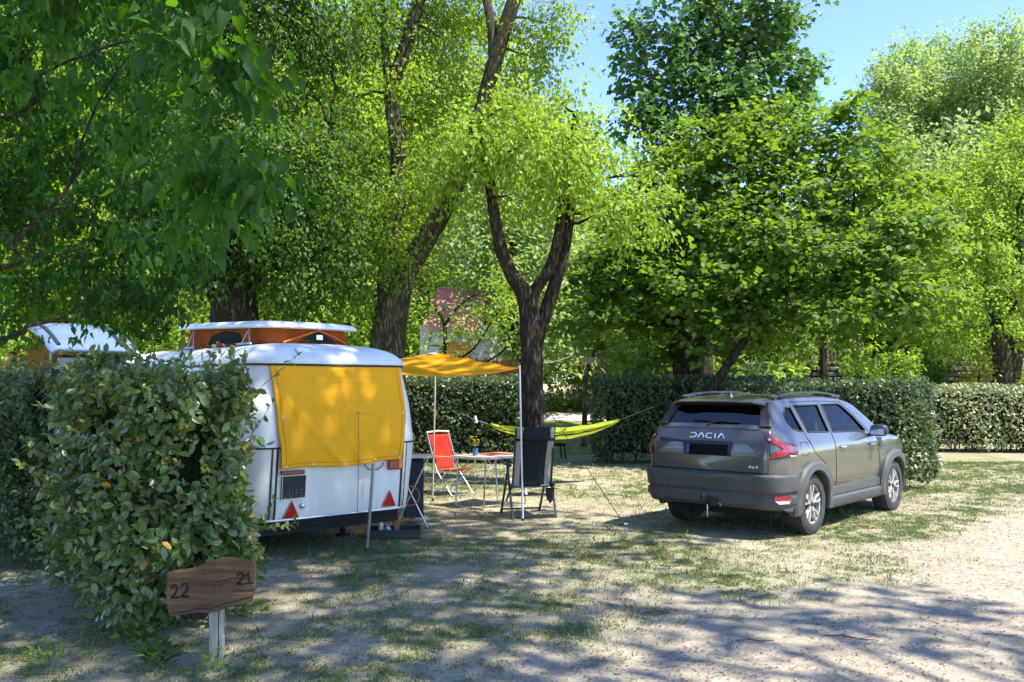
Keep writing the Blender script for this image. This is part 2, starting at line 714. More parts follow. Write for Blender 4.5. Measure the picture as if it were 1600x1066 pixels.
def grass_d(X, Y):
    g = fbm(X, Y, 0.0, 0.75, 3)
    f = fbm(X + 40, Y, 1.0, 2.6, 2)
    d = drive_d(X, Y)
    v = np.clip((g - 0.36) * 4.0, 0, 1) * np.clip((f - 0.26) * 3.2, 0, 1)
    v = v * np.clip(0.5 - d * 0.9, 0, 1)
    v = np.maximum(v, 0.34 * np.clip((fbm(X, Y, 4.0, 5.0, 2) - 0.35) * 4, 0, 1) * np.clip(0.3 - d * 0.8, 0, 1))
    # trodden bare earth around the table and chairs
    bare = np.exp(-(((X - 0.1) / 2.0) ** 2 + ((Y - 12.3) / 1.8) ** 2))
    v = v * (1 - 0.92 * np.clip(bare * 1.5, 0, 1))
    # green verge beside the car and along the hedge foot
    verge = np.exp(-(((X - 4.6 - (Y - 10.6) * 0.95) / 0.6) ** 2)) * ((Y > 9.8) & (Y < 15.5))
    v = np.maximum(v, verge * np.clip((f - 0.25) * 3.0, 0, 1))
    far = np.clip((Y - 15.0) / 4.0, 0, 1) * (X > -1) * np.clip((g - 0.36) * 4.5, 0, 1)
    v = np.maximum(v, far * 0.85)
    strip = ((X > 6.8) & (Y > 16.2)) | ((X > 6.2) & (Y > 14.2) & (Y < 15.2 + .15 * (X - 6)))
    v = np.maximum(v, strip * np.clip((g - 0.30) * 5.0, 0.25, 1))
    return np.clip(v, 0, 1)


def make_ground():
    xs = np.concatenate([[-160, -60, -25], np.arange(-9.5, 14.01, 0.085), [18, 25, 60, 160]])
    ys = np.concatenate([[-60, -15, 0, 3.5], np.arange(4.0, 21.01, 0.085), [24, 28, 34, 45, 70, 120, 320]])
    X, Y = np.meshgrid(xs, ys)
    Z = (fbm(X, Y, 5.0, 0.9, 3) - 0.5) * 0.05 + (fbm(X, Y, 8.0, 7.0, 2) - 0.5) * 0.018
    near = (Y > 3.9) & (Y < 21.1) & (X > -9.6) & (X < 14.1)
    Z = np.where(near, Z, 0.0) * np.clip((21.1 - Y) / 2.0, 0, 1)
    co = np.stack([X, Y, Z], -1).reshape(-1, 3)
    ny, nx = X.shape
    i = np.arange(nx - 1)[None, :] + (np.arange(ny - 1) * nx)[:, None]
    q = np.stack([i, i + 1, i + 1 + nx, i + nx], -1).reshape(-1, 4).astype(np.int32)
    me = bpy.data.meshes.new('ground')
    me.vertices.add(len(co))
    me.vertices.foreach_set('co', co.astype(np.float32).ravel())
    me.loops.add(q.size)
    me.loops.foreach_set('vertex_index', q.ravel())
    me.polygons.add(len(q))
    me.polygons.foreach_set('loop_start', np.arange(0, q.size, 4, dtype=np.int32))
    g = grass_d(X, Y)
    far = (~near)
    g = np.where(far & (Y > 20), 0.7, g)
    a = me.attributes.new('grass', 'FLOAT', 'POINT')
    a.data.foreach_set('value', g.ravel().astype(np.float32))
    dd = np.clip(drive_d(X, Y) * 0.8 + 0.5, 0, 1)
    a = me.attributes.new('gravel', 'FLOAT', 'POINT')
    a.data.foreach_set('value', dd.ravel().astype(np.float32))
    me.update(calc_edges=True)
    for p in me.polygons:
        p.use_smooth = True
    m, nt, out = new_mat('sandy_earth')
    tc = N(nt, 'ShaderNodeTexCoord')
    n1 = N(nt, 'ShaderNodeTexNoise', Scale=1.7, Detail=9.0, Roughness=0.65)
    n2 = N(nt, 'ShaderNodeTexNoise', Scale=55.0, Detail=6.0, Roughness=0.75)
    n3 = N(nt, 'ShaderNodeTexVoronoi', Scale=95.0)
    n4 = N(nt, 'ShaderNodeTexNoise', Scale=10.0, Detail=6.0, Roughness=0.7)
    for n in (n1, n2, n3, n4):
        nt.links.new(tc.outputs['Object'], n.inputs['Vector'])

    def ramp(src, a, b, ca, cb):
        r = N(nt, 'ShaderNodeValToRGB')
        r.color_ramp.elements[0].position = a
        r.color_ramp.elements[1].position = b
        r.color_ramp.elements[0].color = c4(ca)
        r.color_ramp.elements[1].color = c4(cb)
        nt.links.new(src, r.inputs['Fac'])
        return r.outputs[0]

    def mix(f, a, b, mode='MIX', fac=None):
        x = N(nt, 'ShaderNodeMix', data_type='RGBA', blend_type=mode)
        if f is not None:
            nt.links.new(f, x.inputs[0])
        else:
            x.inputs[0].default_value = fac
        nt.links.new(a, x.inputs[6])
        nt.links.new(b, x.inputs[7])
        return x.outputs[2]
    earth = ramp(n1.outputs['Fac'], 0.32, 0.68, (0.33, 0.29, 0.185), (0.53, 0.465, 0.32))
    grav = ramp(n1.outputs['Fac'], 0.3, 0.7, (0.43, 0.365, 0.27), (0.53, 0.455, 0.345))
    ag = N(nt, 'ShaderNodeAttribute', attribute_name='gravel')
    base = mix(ag.outputs['Fac'], earth, grav)
    grain = ramp(n2.outputs['Fac'], 0.38, 0.60, (0.50, 0.48, 0.44), (1.0, 1.0, 1.0))
    base = mix(None, base, grain, 'MULTIPLY', 0.6)
    clod = ramp(n4.outputs['Fac'], 0.40, 0.56, (0.62, 0.60, 0.56), (1.0, 1.0, 1.0))
    base = mix(None, base, clod, 'MULTIPLY', 0.55)
    spk = ramp(n3.outputs['Color'], 0.08, 0.30, (0.45, 0.42, 0.38), (1.0, 1.0, 1.0))
    base = mix(None, base, spk, 'MULTIPLY', 0.45)
    at_ = N(nt, 'ShaderNodeAttribute', attribute_name='grass')
    mu = N(nt, 'ShaderNodeMath', operation='MULTIPLY')
    gg = ramp(n2.outputs['Fac'], 0.35, 0.6, (0.3, 0.3, 0.3), (1, 1, 1))
    nt.links.new(at_.outputs['Fac'], mu.inputs[0])
    nt.links.new(gg, mu.inputs[1])
    gc = ramp(n4.outputs['Fac'], 0.3, 0.7, (0.13, 0.15, 0.055), (0.22, 0.23, 0.09))
    m3 = N(nt, 'ShaderNodeMath', operation='MULTIPLY')
    nt.links.new(mu.outputs[0], m3.inputs[0])
    m3.inputs[1].default_value = 0.75
    col = mix(m3.outputs[0], base, gc)
    p = N(nt, 'ShaderNodeBsdfPrincipled', Roughness=0.95)
    p.inputs['Specular IOR Level'].default_value = 0.1
    nt.links.new(col, p.inputs['Base Color'])
    ad = N(nt, 'ShaderNodeMath', operation='ADD')
    nt.links.new(n2.outputs['Fac'], ad.inputs[0])
    nt.links.new(n4.outputs['Fac'], ad.inputs[1])
    b = N(nt, 'ShaderNodeBump', Strength=0.75, Distance=0.03)
    nt.links.new(ad.outputs[0], b.inputs['Height'])
    nt.links.new(b.outputs[0], p.inputs['Normal'])
    nt.links.new(p.outputs[0], out.inputs['Surface'])
    me.materials.append(m)
    o = bpy.data.objects.new('ground', me)
    COL.objects.link(o)
    tag(o, 'sandy earth of the camping pitch with thin worn grass', None, None, 'structure')
    return o


make_ground()


def gz(X, Y):
    z = (fbm(X, Y, 5.0, 0.9, 3) - 0.5) * 0.05 + (fbm(X, Y, 8.0, 7.0, 2) - 0.5) * 0.018
    return z * np.clip((21.1 - np.asarray(Y)) / 2.0, 0, 1)


def sheet(name, pts, z, m, label, kind='structure', wob=0.12):
    """ragged-edged flat sheet lying on the ground"""
    q = []
    n = len(pts)
    for i in range(n):
        a, b = Vector(pts[i]), Vector(pts[(i + 1) % n])
        k = max(2, int((b - a).length / 0.35))
        for j in range(k):
            p = a.lerp(b, j / k)
            q.append((p.x + rnd.uniform(-wob, wob), p.y + rnd.uniform(-wob, wob), z))
    mb = MB()
    mb.add(q, [tuple(range(len(q)))])
    o = mb.build(name, m)
    return tag(o, label, None, None, kind)


m_path = mat('pale_gravel', (0.50, 0.455, 0.38), 0.95, var=0.2, scale=14, bump=0.5, bscale=60, spec=0.1)
m_lawn = mat('lawn', (0.13, 0.185, 0.045), 0.95, col2=(0.21, 0.21, 0.09), scale=3.5, bump=0.8, bscale=70, spec=0.1)
m_bank = mat('bare_bank', (0.42, 0.35, 0.25), 0.95, var=0.25, scale=3, bump=0.8, bscale=25, spec=0.1)
# lawn and path seen through the gap between the two back hedges, and right of the car hedge
def slope(name, y0, y1, m, label, x0=-4.5, x1=3.9):
    """strip of the rising ground behind the back hedges"""
    Yk, Zk = [21.8, 23.0, 26.0, 28.0, 29.5, 31.5, 33.5, 35.5], [-.03, .12, .50, .72, .90, 1.22, 1.62, 1.75]
    nx, ny = 60, max(3, int((y1 - y0) / .25))
    co, fs = [], []
    for j in range(ny + 1):
        y = y0 + (y1 - y0) * j / ny
        for i in range(nx + 1):
            x = x0 + (x1 - x0) * i / nx
            e = np.clip(min(x - x0, x1 - x) / 1.2, 0, 1)
            yy = y + (float(fbm(x, y0 if j == 0 else y1, 2.0, 1.2, 2)) - .5) * .5 * (j in (0, ny))
            co.append((x, yy, float(np.interp(yy, Yk, Zk)) * float(e * e * (3 - 2 * e)) + (float(vnoise(x, yy, 0, 1.5)) - .5) * .05 - .05 * (1 - float(e))))
    for j in range(ny):
        for i in range(nx):
            a = j * (nx + 1) + i
            fs.append((a, a + 1, a + nx + 2, a + nx + 1))
    mb = MB()
    mb.add(co, fs)
    return tag(mb.build(name, m, smooth=60), label, None, None, 'structure')


slope('lawn', 21.8, 27.2, m_lawn, 'sunny lawn rising behind the gap between the back hedges')
slope('path', 27.2, 28.8, m_path, 'pale gravel path crossing behind the back hedges')
slope('lawn', 28.8, 31.4, m_lawn, 'green grass strip beyond the gravel path')
slope('bank', 31.4, 35.5, m_bank, 'bare sunlit bank at the foot of the wood')
#sheet('lawn', [(7.4, 17.3), (20, 16.8), (22, 21.0), (8.8, 21.3)], 0.016, m_lawn, 'strip of lawn between the car hedge and the right hedge')
#sheet('lawn', [(6.9, 15.9), (8.4, 14.3), (18, 13.8), (18, 14.9), (8.2, 15.5), (7.4, 16.2)], 0.03, m_lawn, 'narrow lawn patch at the foot of the car hedge', wob=0.2)

# ------------------------------------------------------------------ grass, litter, pebbles
m_grass = leaf_mat('grass_blades', (0.085, 0.125, 0.035), (0.22, 0.25, 0.085), (0.26, 0.34, 0.08), 0.30, 0.7, odd=(0.34, 0.29, 0.14))
m_litter = leaf_mat('dry_litter', (0.15, 0.115, 0.075), (0.36, 0.29, 0.19), (0.2, 0.15, 0.08), 0.1, 0.8)
m_peb = mat('pebble', (0.33, 0.30, 0.25), 0.9, var=0.35, scale=6)


def grass_blades():
    n = 2000000
    # sample by distance so that near blades are dense enough and far ones wider
    Y = 4.4 + 15.5 * rng.random(n) ** 1.15
    X = (rng.random(n) * 2 - 1) * (0.60 * Y + 0.6)
    d = grass_d(X, Y)
    tuft = fbm(X, Y, 2.0, 9.0, 2)
    keep = rng.random(n) < d * np.clip((tuft - 0.34) * 5, 0.03, 1) * 0.75
    X, Y = X[keep], Y[keep]
    m = len(X)
    P = np.stack([X, Y, gz(X, Y) - 0.003], -1)
    D = rng.normal(0, 0.65, (m, 3))
    D[:, 2] = np.abs(D[:, 2]) + 0.55
    NN = rng.normal(0, 1, (m, 3))
    S = rng.uniform(0.011, 0.034, m) * (0.7 + 0.5 * tuft[keep])
    big = rng.random(m) < 0.015
    S = np.where(big, S * 2.0, S)
    o = leaves('grass', P, NN, D, S * (1 + (Y - 5) * 0.03), rng.random(m), 'lance', m_grass)
    tag(o, 'short worn grass growing in patches on the pitch', None, None, 'stuff')


def litter():
    n = 34000
    Y = 4.3 + 12.0 * rng.random(n) ** 1.3
    X = (rng.random(n) * 2 - 1) * (0.60 * Y + 0.6)
    k = rng.random(n) < np.clip(fbm(X, Y, 6.0, 1.1, 3) * 2.2 - 0.45, 0.06, 1)
    X, Y = X[k], Y[k]
    m = len(X)
    P = np.stack([X, Y, gz(X, Y) + 0.006], -1)
    D = rng.normal(0, 1, (m, 3))
    D[:, 2] *= 0.12
    NN = rng.normal(0, 0.25, (m, 3))
    NN[:, 2] += 1
    S = rng.uniform(0.008, 0.030, m)
    kinds = rng.random(m)
    a = kinds < 0.55
    o = leaves('leaf_litter', P[a], NN[a], D[a], S[a], rng.random(a.sum()) ** 2, 'simple', m_litter)
    tag(o, 'dry fallen leaves and crumbs scattered on the earth', None, None, 'stuff')
    b = ~a
    o = leaves('twig_litter', P[b], NN[b], D[b], S[b] * 1.7, rng.random(b.sum()) ** 3, 'lance', m_litter)
    tag(o, 'thin dry twigs and needles scattered on the gravel', None, None, 'stuff')
    # pebbles
    n = 4500
    Y = 4.3 + 9.0 * rng.random(n) ** 1.4
    X = (rng.random(n) * 2 - 1) * (0.60 * Y + 0.6)
    oc = np.array([(1, 0, 0), (0, 1, 0), (-1, 0, 0), (0, -1, 0), (0, 0, .7), (0, 0, -.5)])
    fs = np.array([(0, 1, 4), (1, 2, 4), (2, 3, 4), (3, 0, 4), (1, 0, 5), (2, 1, 5), (3, 2, 5), (0, 3, 5)])
    S = rng.uniform(0.003, 0.011, n)
    th = rng.random(n) * 6.28
    c, s = np.cos(th), np.sin(th)
    co = np.empty((n, 6, 3))
    st = rng.uniform(0.7, 1.4, n)
    co[:, :, 0] = (oc[None, :, 0] * c[:, None] * st[:, None] - oc[None, :, 1] * s[:, None]) * S[:, None] + X[:, None]
    co[:, :, 1] = (oc[None, :, 0] * s[:, None] * st[:, None] + oc[None, :, 1] * c[:, None]) * S[:, None] + Y[:, None]
    co[:, :, 2] = oc[None, :, 2] * S[:, None] + gz(X, Y)[:, None] + 0.002
    idx = (fs[None] + (np.arange(n) * 6)[:, None, None]).reshape(-1, 3)
    me = bpy.data.meshes.new('pebbles')
    me.from_pydata(co.reshape(-1, 3).tolist(), [], idx.tolist())
    me.materials.append(m_peb)
    for p in me.polygons:
        p.use_smooth = True
    o = bpy.data.objects.new('pebbles', me)
    COL.objects.link(o)
    tag(o, 'small pale stones scattered over the gravel drive', None, None, 'stuff')


grass_blades()
litter()

# fallen twigs, countable
m_twig = mat('dry_twig', (0.10, 0.075, 0.055), 0.9, var=0.3, scale=20)
twg = [(1040, 960, .30, 'long crooked dead twig on the gravel left of centre'), (1330, 1000, .34, 'thin dead twig lying across the gravel at lower right'),
       (1180, 1004, .26, 'short forked dead twig on the shaded gravel'), (1125, 912, .3, 'thin dead twig on the gravel behind the car')]
for px, py, L, lab in twg:
    p = gnd(px, py)
    a = rnd.uniform(-0.5, 0.3)
    mb = MB()
    q = [Vector((-L / 2, 0, .012)), Vector((-L / 6, .015, .02)), Vector((L / 8, -.01, .014)), Vector((L / 2, .02, .01))]
    mb.tube(q, [.005, .006, .005, .003], 5)
    mb.tube([q[2], q[2] + Vector((.08, .05, .008))], [.004, .002], 4)
    o = mb.build('fallen_twig', m_twig)
    o.location = p + Vector((0, 0, float(gz(p.x, p.y))))
    o.rotation_euler = (0, 0, a)
    tag(o, lab, 'twig', 'fallen twigs on the gravel')

# ------------------------------------------------------------------ hedges
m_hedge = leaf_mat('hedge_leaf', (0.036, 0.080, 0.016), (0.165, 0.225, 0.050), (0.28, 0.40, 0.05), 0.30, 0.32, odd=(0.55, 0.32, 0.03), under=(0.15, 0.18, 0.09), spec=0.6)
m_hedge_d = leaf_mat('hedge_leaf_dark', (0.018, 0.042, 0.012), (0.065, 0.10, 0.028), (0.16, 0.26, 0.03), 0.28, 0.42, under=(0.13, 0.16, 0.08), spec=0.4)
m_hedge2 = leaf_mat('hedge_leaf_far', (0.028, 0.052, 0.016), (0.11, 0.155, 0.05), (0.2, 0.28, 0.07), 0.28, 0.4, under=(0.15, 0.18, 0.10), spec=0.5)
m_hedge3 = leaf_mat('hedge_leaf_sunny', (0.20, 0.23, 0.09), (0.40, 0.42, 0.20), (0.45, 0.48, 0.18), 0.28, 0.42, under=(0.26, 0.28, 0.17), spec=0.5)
m_stem = mat('hedge_stem', (0.075, 0.055, 0.04), 0.9, var=0.3, scale=15)


def hedge(label, a, b, hw, h, size, m, kind='simple', layers=2.6, near=None, group='clipped hedges around the pitches', lump=0.24, droop=0.1,
          shoots=0, ends=True):
    """hedge from a to b (ground points), half width hw"""
    a, b = Vector((a[0], a[1], 0)), Vector((b[0], b[1], 0))
    ax = (b - a)
    L = ax.length
    ax.normalize()
    pr = Vector((ax.y, -ax.x, 0))
    t = empty('hedge', a, 0, label, 'hedge', group)
    Ps, Us = [], []
    leafa = size * size * 0.42
    faces = [('side', 1), ('side', -1), ('top', 0)] + ([('end', 1), ('end', -1)] if ends else [])
    for k, sg in faces:
        area = {'side': L * h, 'top': L * 2 * hw, 'end': 2 * hw * h}[k]
        n = int(area * layers / leafa)
        if k == 'side' and sg == near:
            n = int(n * 0.45)
        u, v = rng.random(n), rng.random(n)
        dep = np.abs(rng.normal(0, 0.075, n)) + rng.random(n) * 0.06
        if k == 'side':
            s = u * L
            w = np.full(n, float(sg) * hw)
            z = v * h
            U = np.tile(np.array(pr) * sg, (n, 1))
        elif k == 'top':
            s = u * L
            w = (v * 2 - 1) * hw
            z = np.full(n, h)
            U = np.tile(np.array((0., 0., 1.)), (n, 1))
        else:
            s = np.full(n, L if sg > 0 else 0.0)
            w = (u * 2 - 1) * hw
            z = v * h
            U = np.tile(np.array(ax) * sg, (n, 1))
        # rounded shoulders and corners
        cz = np.clip((z - (h - 0.35)) / 0.35, 0, 1)
        w = w * (1 - 0.22 * cz ** 2)
        ce = np.clip((0.45 - np.minimum(s, L - s)) / 0.45, 0, 1)
        w = w * (1 - 0.25 * ce ** 2)
        cw = np.clip((np.abs(w) / hw - 0.5) * 2, 0, 1)
        z = z - (0.12 * cw ** 2 if k == 'top' else 0)
        P = np.array(a)[None] + np.array(ax)[None] * s[:, None] + np.array(pr)[None] * w[:, None]
        P[:, 2] = z
        lum = (fbm(P[:, 0] + P[:, 2] * 0.6, P[:, 1], P[:, 2], 1.5, 3) - 0.5) * 2
        under = np.clip((0.35 - z) / 0.35, 0, 1)
        P = P + U * (lum * lump - dep - under * 0.14)[:, None]
        thin = (rng.random(n) > under * 0.75) & (fbm(P[:, 0] * 1.3, P[:, 1] * 1.3, P[:, 2], 3.5, 2) > 0.24)
        if k != 'top':
            thin &= ~((z < 0.12) & (rng.random(n) < 0.7))
        P[:, 2] = np.maximum(P[:, 2], 0.03)
        Ps.append(P[thin])
        Us.append(U[thin])
    P = np.concatenate(Ps)
    U = np.concatenate(Us)
    n = len(P)
    NN = U * 0.7 + rng.normal(0, 0.55, (n, 3))
    NN[:, 2] += 0.65
    D = U * 0.35 + rng.normal(0, 0.7, (n, 3))
    D[:, 2] += 0.1 - droop
    S = size * rng.uniform(0.6, 1.3, n)
    tint = 0.6 * rng.random(n) + 0.4 * fbm(P[:, 0], P[:, 1], P[:, 2], 3.0, 2)
    tint = np.where(rng.random(n) < 0.012, 1.0, np.minimum(tint, 0.97))
    mb = MB()
    if shoots:
        for _ in range(shoots):
            s, w = rnd.uniform(0, L), rnd.uniform(-hw, hw) * 0.9
            z0 = h - 0.1
            side = rnd.random() < 0.45
            p0 = a + ax * s + pr * w + Vector((0, 0, z0))
            d = Vector((rnd.gauss(0, .35), rnd.gauss(0, .35), 1)).normalized()
            if side:
                sg = rnd.choice((-1, 1))
                p0 = a + ax * s + pr * (hw * sg * 0.95) + Vector((0, 0, rnd.uniform(0.5, h)))
                d = (pr * sg + Vector((rnd.gauss(0, .3), rnd.gauss(0, .3), rnd.uniform(0, .9)))).normalized()
            k = rnd.randint(7, 12)
            ln = rnd.uniform(.18, .34)
            pp = np.array([list(p0 + d * (ln * i / k)) for i in range(k)])
            P = np.concatenate([P, pp])
            mb.tube([p0 - d * .12 - a, p0 + d * ln - a], [.0028, .0012], 4)
            nn = rng.normal(0, .5, (k, 3))
            nn[:, 2] += .8
            NN = np.concatenate([NN, nn])
            dd = np.array(d)[None] * 0.7 + rng.normal(0, .8, (k, 3))
            D = np.concatenate([D, dd])
            S = np.concatenate([S, size * rng.uniform(.5, 1.05, k)])
            tint = np.concatenate([tint, rng.uniform(.4, .95, k)])
    leaves('foliage', P - np.array(a)[None], NN, D, S, tint, kind, m, t)
    # stems and an inner thicket of twigs
    k = max(3, int(L / 0.42))
    for i in range(k):
        for _ in range(2):
            s = (i + rnd.random()) / k * L
            p0 = ax * s + pr * rnd.uniform(-.5, .5) * hw
            for _ in range(3):
                p0 = ax * min(max(s, .35), L - .35) + pr * rnd.uniform(-.4, .4) * hw
                e = p0 + ax * rnd.uniform(-.15, .15) + pr * rnd.uniform(-.55, .55) * hw + Vector((0, 0, h * rnd.uniform(.6, .93)))
                mb.tube(bez(p0, e, 0.0, 5, .04), [.018, .014, .011, .008, .004], 5)
    mb.build('stems', m_stem, t)
    # solid dark box inside that blocks the view through the leaves
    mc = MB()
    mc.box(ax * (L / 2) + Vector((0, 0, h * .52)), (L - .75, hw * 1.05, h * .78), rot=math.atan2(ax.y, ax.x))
    mc.build('dark_core_box', m_core, t)
    return t


m_core = mat('dark_core', (0.022, 0.026, 0.012), 1.0, var=0.5, scale=30, spec=0.0)

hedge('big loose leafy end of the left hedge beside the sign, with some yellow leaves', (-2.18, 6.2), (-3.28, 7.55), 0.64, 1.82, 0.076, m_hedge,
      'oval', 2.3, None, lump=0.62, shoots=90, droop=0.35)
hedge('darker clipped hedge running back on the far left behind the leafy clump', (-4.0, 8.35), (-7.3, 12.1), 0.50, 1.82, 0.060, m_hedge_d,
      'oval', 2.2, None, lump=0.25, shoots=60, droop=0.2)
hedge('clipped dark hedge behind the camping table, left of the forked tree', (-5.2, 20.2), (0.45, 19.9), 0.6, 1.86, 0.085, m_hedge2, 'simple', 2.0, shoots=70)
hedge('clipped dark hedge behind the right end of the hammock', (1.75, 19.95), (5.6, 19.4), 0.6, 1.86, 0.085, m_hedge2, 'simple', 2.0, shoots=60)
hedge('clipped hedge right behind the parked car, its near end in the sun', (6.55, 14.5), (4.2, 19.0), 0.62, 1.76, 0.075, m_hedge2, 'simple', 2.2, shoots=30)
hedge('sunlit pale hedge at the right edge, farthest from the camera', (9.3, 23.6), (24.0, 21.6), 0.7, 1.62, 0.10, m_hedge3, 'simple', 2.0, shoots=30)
# ------------------------------------------------------------------ trees
bark = bark_mat('grey_bark', (0.075, 0.068, 0.034), (0.205, 0.185, 0.10), 9.0)
bark_d = bark_mat('dark_bark', (0.045, 0.036, 0.020), (0.125, 0.100, 0.060), 9.0)
bark_t = bark_mat('tan_bark', (0.16, 0.12, 0.07), (0.34, 0.27, 0.17), 9.0)
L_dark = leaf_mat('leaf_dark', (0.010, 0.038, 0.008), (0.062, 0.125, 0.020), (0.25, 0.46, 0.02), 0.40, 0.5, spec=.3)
L_mid = leaf_mat('leaf_mid', (0.065, 0.14, 0.016), (0.185, 0.265, 0.030), (0.46, 0.64, 0.03), 0.48, 0.5, spec=.3)
L_bright = leaf_mat('leaf_bright', (0.14, 0.23, 0.028), (0.25, 0.34, 0.045), (0.46, 0.66, 0.05), 0.48, 0.5, spec=.3)
L_maple = leaf_mat('leaf_maple', (0.018, 0.062, 0.014), (0.135, 0.215, 0.034), (0.34, 0.54, 0.03), 0.41, 0.55, spec=.25)
L_pale = leaf_mat('leaf_pale', (0.17, 0.25, 0.075), (0.30, 0.40, 0.13), (0.50, 0.66, 0.16), 0.46, 0.5)
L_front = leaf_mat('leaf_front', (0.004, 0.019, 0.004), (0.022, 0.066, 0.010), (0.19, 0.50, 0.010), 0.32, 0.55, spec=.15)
L_lime = leaf_mat('leaf_lime', (0.25, 0.31, 0.02), (0.36, 0.40, 0.03), (0.6, 0.65, 0.04), 0.4, 0.5)


def bl(px, py, Y, r, q=1.0):
    """blob from a pixel, a distance, radius in photo px"""
    rr = r * Y / F
    return (at(px, py, Y), (rr, rr * 1.0, rr * 0.85), q)


def st(*a):
    """stem from (px, py, Y, radius in m) tuples"""
    return [(at(px, py, Y) if py < 10000 else Vector((at(px, 602, Y).x, Y, 0)), r) for px, py, Y, r in a]


G = 20000
# tree right behind the caravan, big dark ivy-grown crown
make_tree('broadleaf_tree', 'big dark tree standing right behind the pop-top caravan', (at(368, 602, 15.5).x, 15.5, 0),
          [st((366, G, 15.5, .50), (366, 520, 15.5, .42), (368, 455, 15.5, .36), (375, 400, 15.5, .27), (365, 300, 15.5, .22), (345, 180, 15.6, .18), (340, 40, 15.6, .14), (335, -120, 15.6, .1)),
           st((350, 480, 15.5, .2), (318, 420, 15.3, .14), (292, 360, 15.1, .10), (280, 300, 15.0, .07)),
           st((385, 440, 15.5, .2), (430, 390, 15.7, .13), (480, 300, 15.9, .09), (520, 200, 16, .07))],
          [bl(230, 70, 15.5, 95), bl(330, 20, 15.5, 90), bl(430, 20, 15.5, 80), bl(520, 30, 15.8, 80), bl(350, 130, 15.0, 80, .9), bl(470, 120, 15.9, 62, .5),
           bl(280, 200, 15.0, 85), bl(390, 235, 14.9, 75), bl(470, 265, 15.2, 70), bl(530, 215, 16, 62, .6), bl(320, 320, 14.8, 80), bl(430, 340, 15, 80),
           bl(510, 330, 15.5, 75), bl(440, 420, 15.2, 62), bl(300, 410, 14.8, 60), bl(545, 400, 15.6, 58, .8), bl(250, 330, 15.0, 70), bl(500, 440, 15.8, 50, .7), bl(250, -60, 15.5, 90), bl(420, -80, 15.5, 90)],
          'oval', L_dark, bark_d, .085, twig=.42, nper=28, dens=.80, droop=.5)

# poplar with the leaning second stem
make_tree('poplar_tree', 'tall tree with a thick brown trunk and a leaning right limb behind the yellow tarp', (at(606, 602, 16.5).x, 16.5, 0),
          [st((604, G, 16.5, .40), (606, 545, 16.5, .32), (612, 490, 16.5, .31), (620, 450, 16.5, .30), (636, 420, 16.5, .22), (668, 370, 16.4, .19), (700, 315, 16.3, .175), (722, 262, 16.2, .16), (750, 180, 16.1, .15),
              (775, 90, 16.0, .14), (800, 10, 15.9, .13), (835, -90, 15.8, .1)),
           st((612, 475, 16.5, .26), (606, 430, 16.6, .20), (614, 370, 16.7, .17), (622, 300, 16.7, .155), (621, 230, 16.7, .15), (612, 150, 16.7, .14), (628, 90, 16.7, .13), (650, 20, 16.7, .12), (668, -60, 16.7, .1)),
           st((612, 150, 16.7, .12), (603, 90, 16.7, .08), (598, 20, 16.8, .07), (590, -60, 16.8, .05)),
           st((772, 95, 16.0, .11), (768, 40, 16.0, .09), (750, -50, 16.1, .07))],
          [bl(560, 40, 17, 55, .8), bl(540, 160, 17, 45, .6), bl(690, 60, 17.2, 55, .9), bl(700, 140, 17.0, 50), bl(575, 255, 17.2, 50, .8), bl(660, 300, 17.6, 45, .8),
           bl(560, 340, 16.8, 50, .9), bl(590, 400, 16.1, 36, .8), bl(650, 365, 16.8, 32, .6), bl(640, -10, 17, 60), bl(740, -10, 17, 60), bl(860, 40, 16, 50, .8),
           bl(830, 90, 16.2, 45, .9), bl(560, 470, 16.5, 38, .7), bl(655, 190, 17.3, 45, .8), bl(612, 300, 16.0, 34, .8), bl(600, 345, 15.9, 30, .8), bl(640, 400, 15.8, 26, .7), bl(630, 120, 15.9, 28, .6)],
          'oval', L_mid, bark, .078, twig=.42, nper=28, dens=.85, droop=.45)

# bright drooping foliage in full sun in front of the forked tree's limbs; belongs to the forked tree
make_tree('forked_tree', 'forked tree in the middle of the pitch with bright yellow-green hanging foliage', (at(831, 602, 15.9).x, 15.9, 0),
          [st((832, G, 15.9, .235), (831, 600, 15.9, .205), (829, 520, 15.9, .19), (822, 465, 15.9, .17), (800, 430, 15.9, .125), (782, 385, 15.85, .115), (770, 320, 15.8, .10), (762, 270, 15.7, .09), (740, 200, 15.6, .07)),
           st((824, 500, 15.9, .14), (836, 455, 15.9, .115), (858, 420, 15.9, .10), (872, 370, 15.9, .09), (880, 310, 15.9, .085), (886, 250, 15.9, .07), (900, 180, 15.9, .06)),
           st((836, 540, 15.9, .13), (852, 490, 15.95, .125), (868, 440, 16.0, .115), (884, 380, 16.0, .10), (893, 300, 16.0, .09), (890, 220, 16.0, .07))],
          [bl(700, 235, 15.2, 50, 1), bl(760, 215, 15.0, 62, 1), bl(830, 220, 14.9, 62, 1), bl(885, 255, 15.0, 55, 1), bl(790, 165, 15.2, 36, .7), bl(930, 300, 14.8, 42, .9),
           bl(690, 280, 15.4, 34, .7), bl(870, 160, 15.6, 40, .6), bl(940, 220, 15.8, 44, .8), bl(965, 345, 14.8, 34, .9), bl(1010, 330, 14.7, 34, .8),
           bl(1010, 275, 15.2, 36, .7), bl(800, 310, 16.3, 42, .6), bl(840, 285, 16.4, 38, .6)],
          'simple', leaf_mat('leaf_willowy', (0.13, 0.215, 0.02), (0.25, 0.34, 0.030), (0.50, 0.70, 0.04), 0.46, 0.5, spec=.3), bark_d, .10, twig=.45, nper=26, dens=.80, droop=.65, up=1.1)

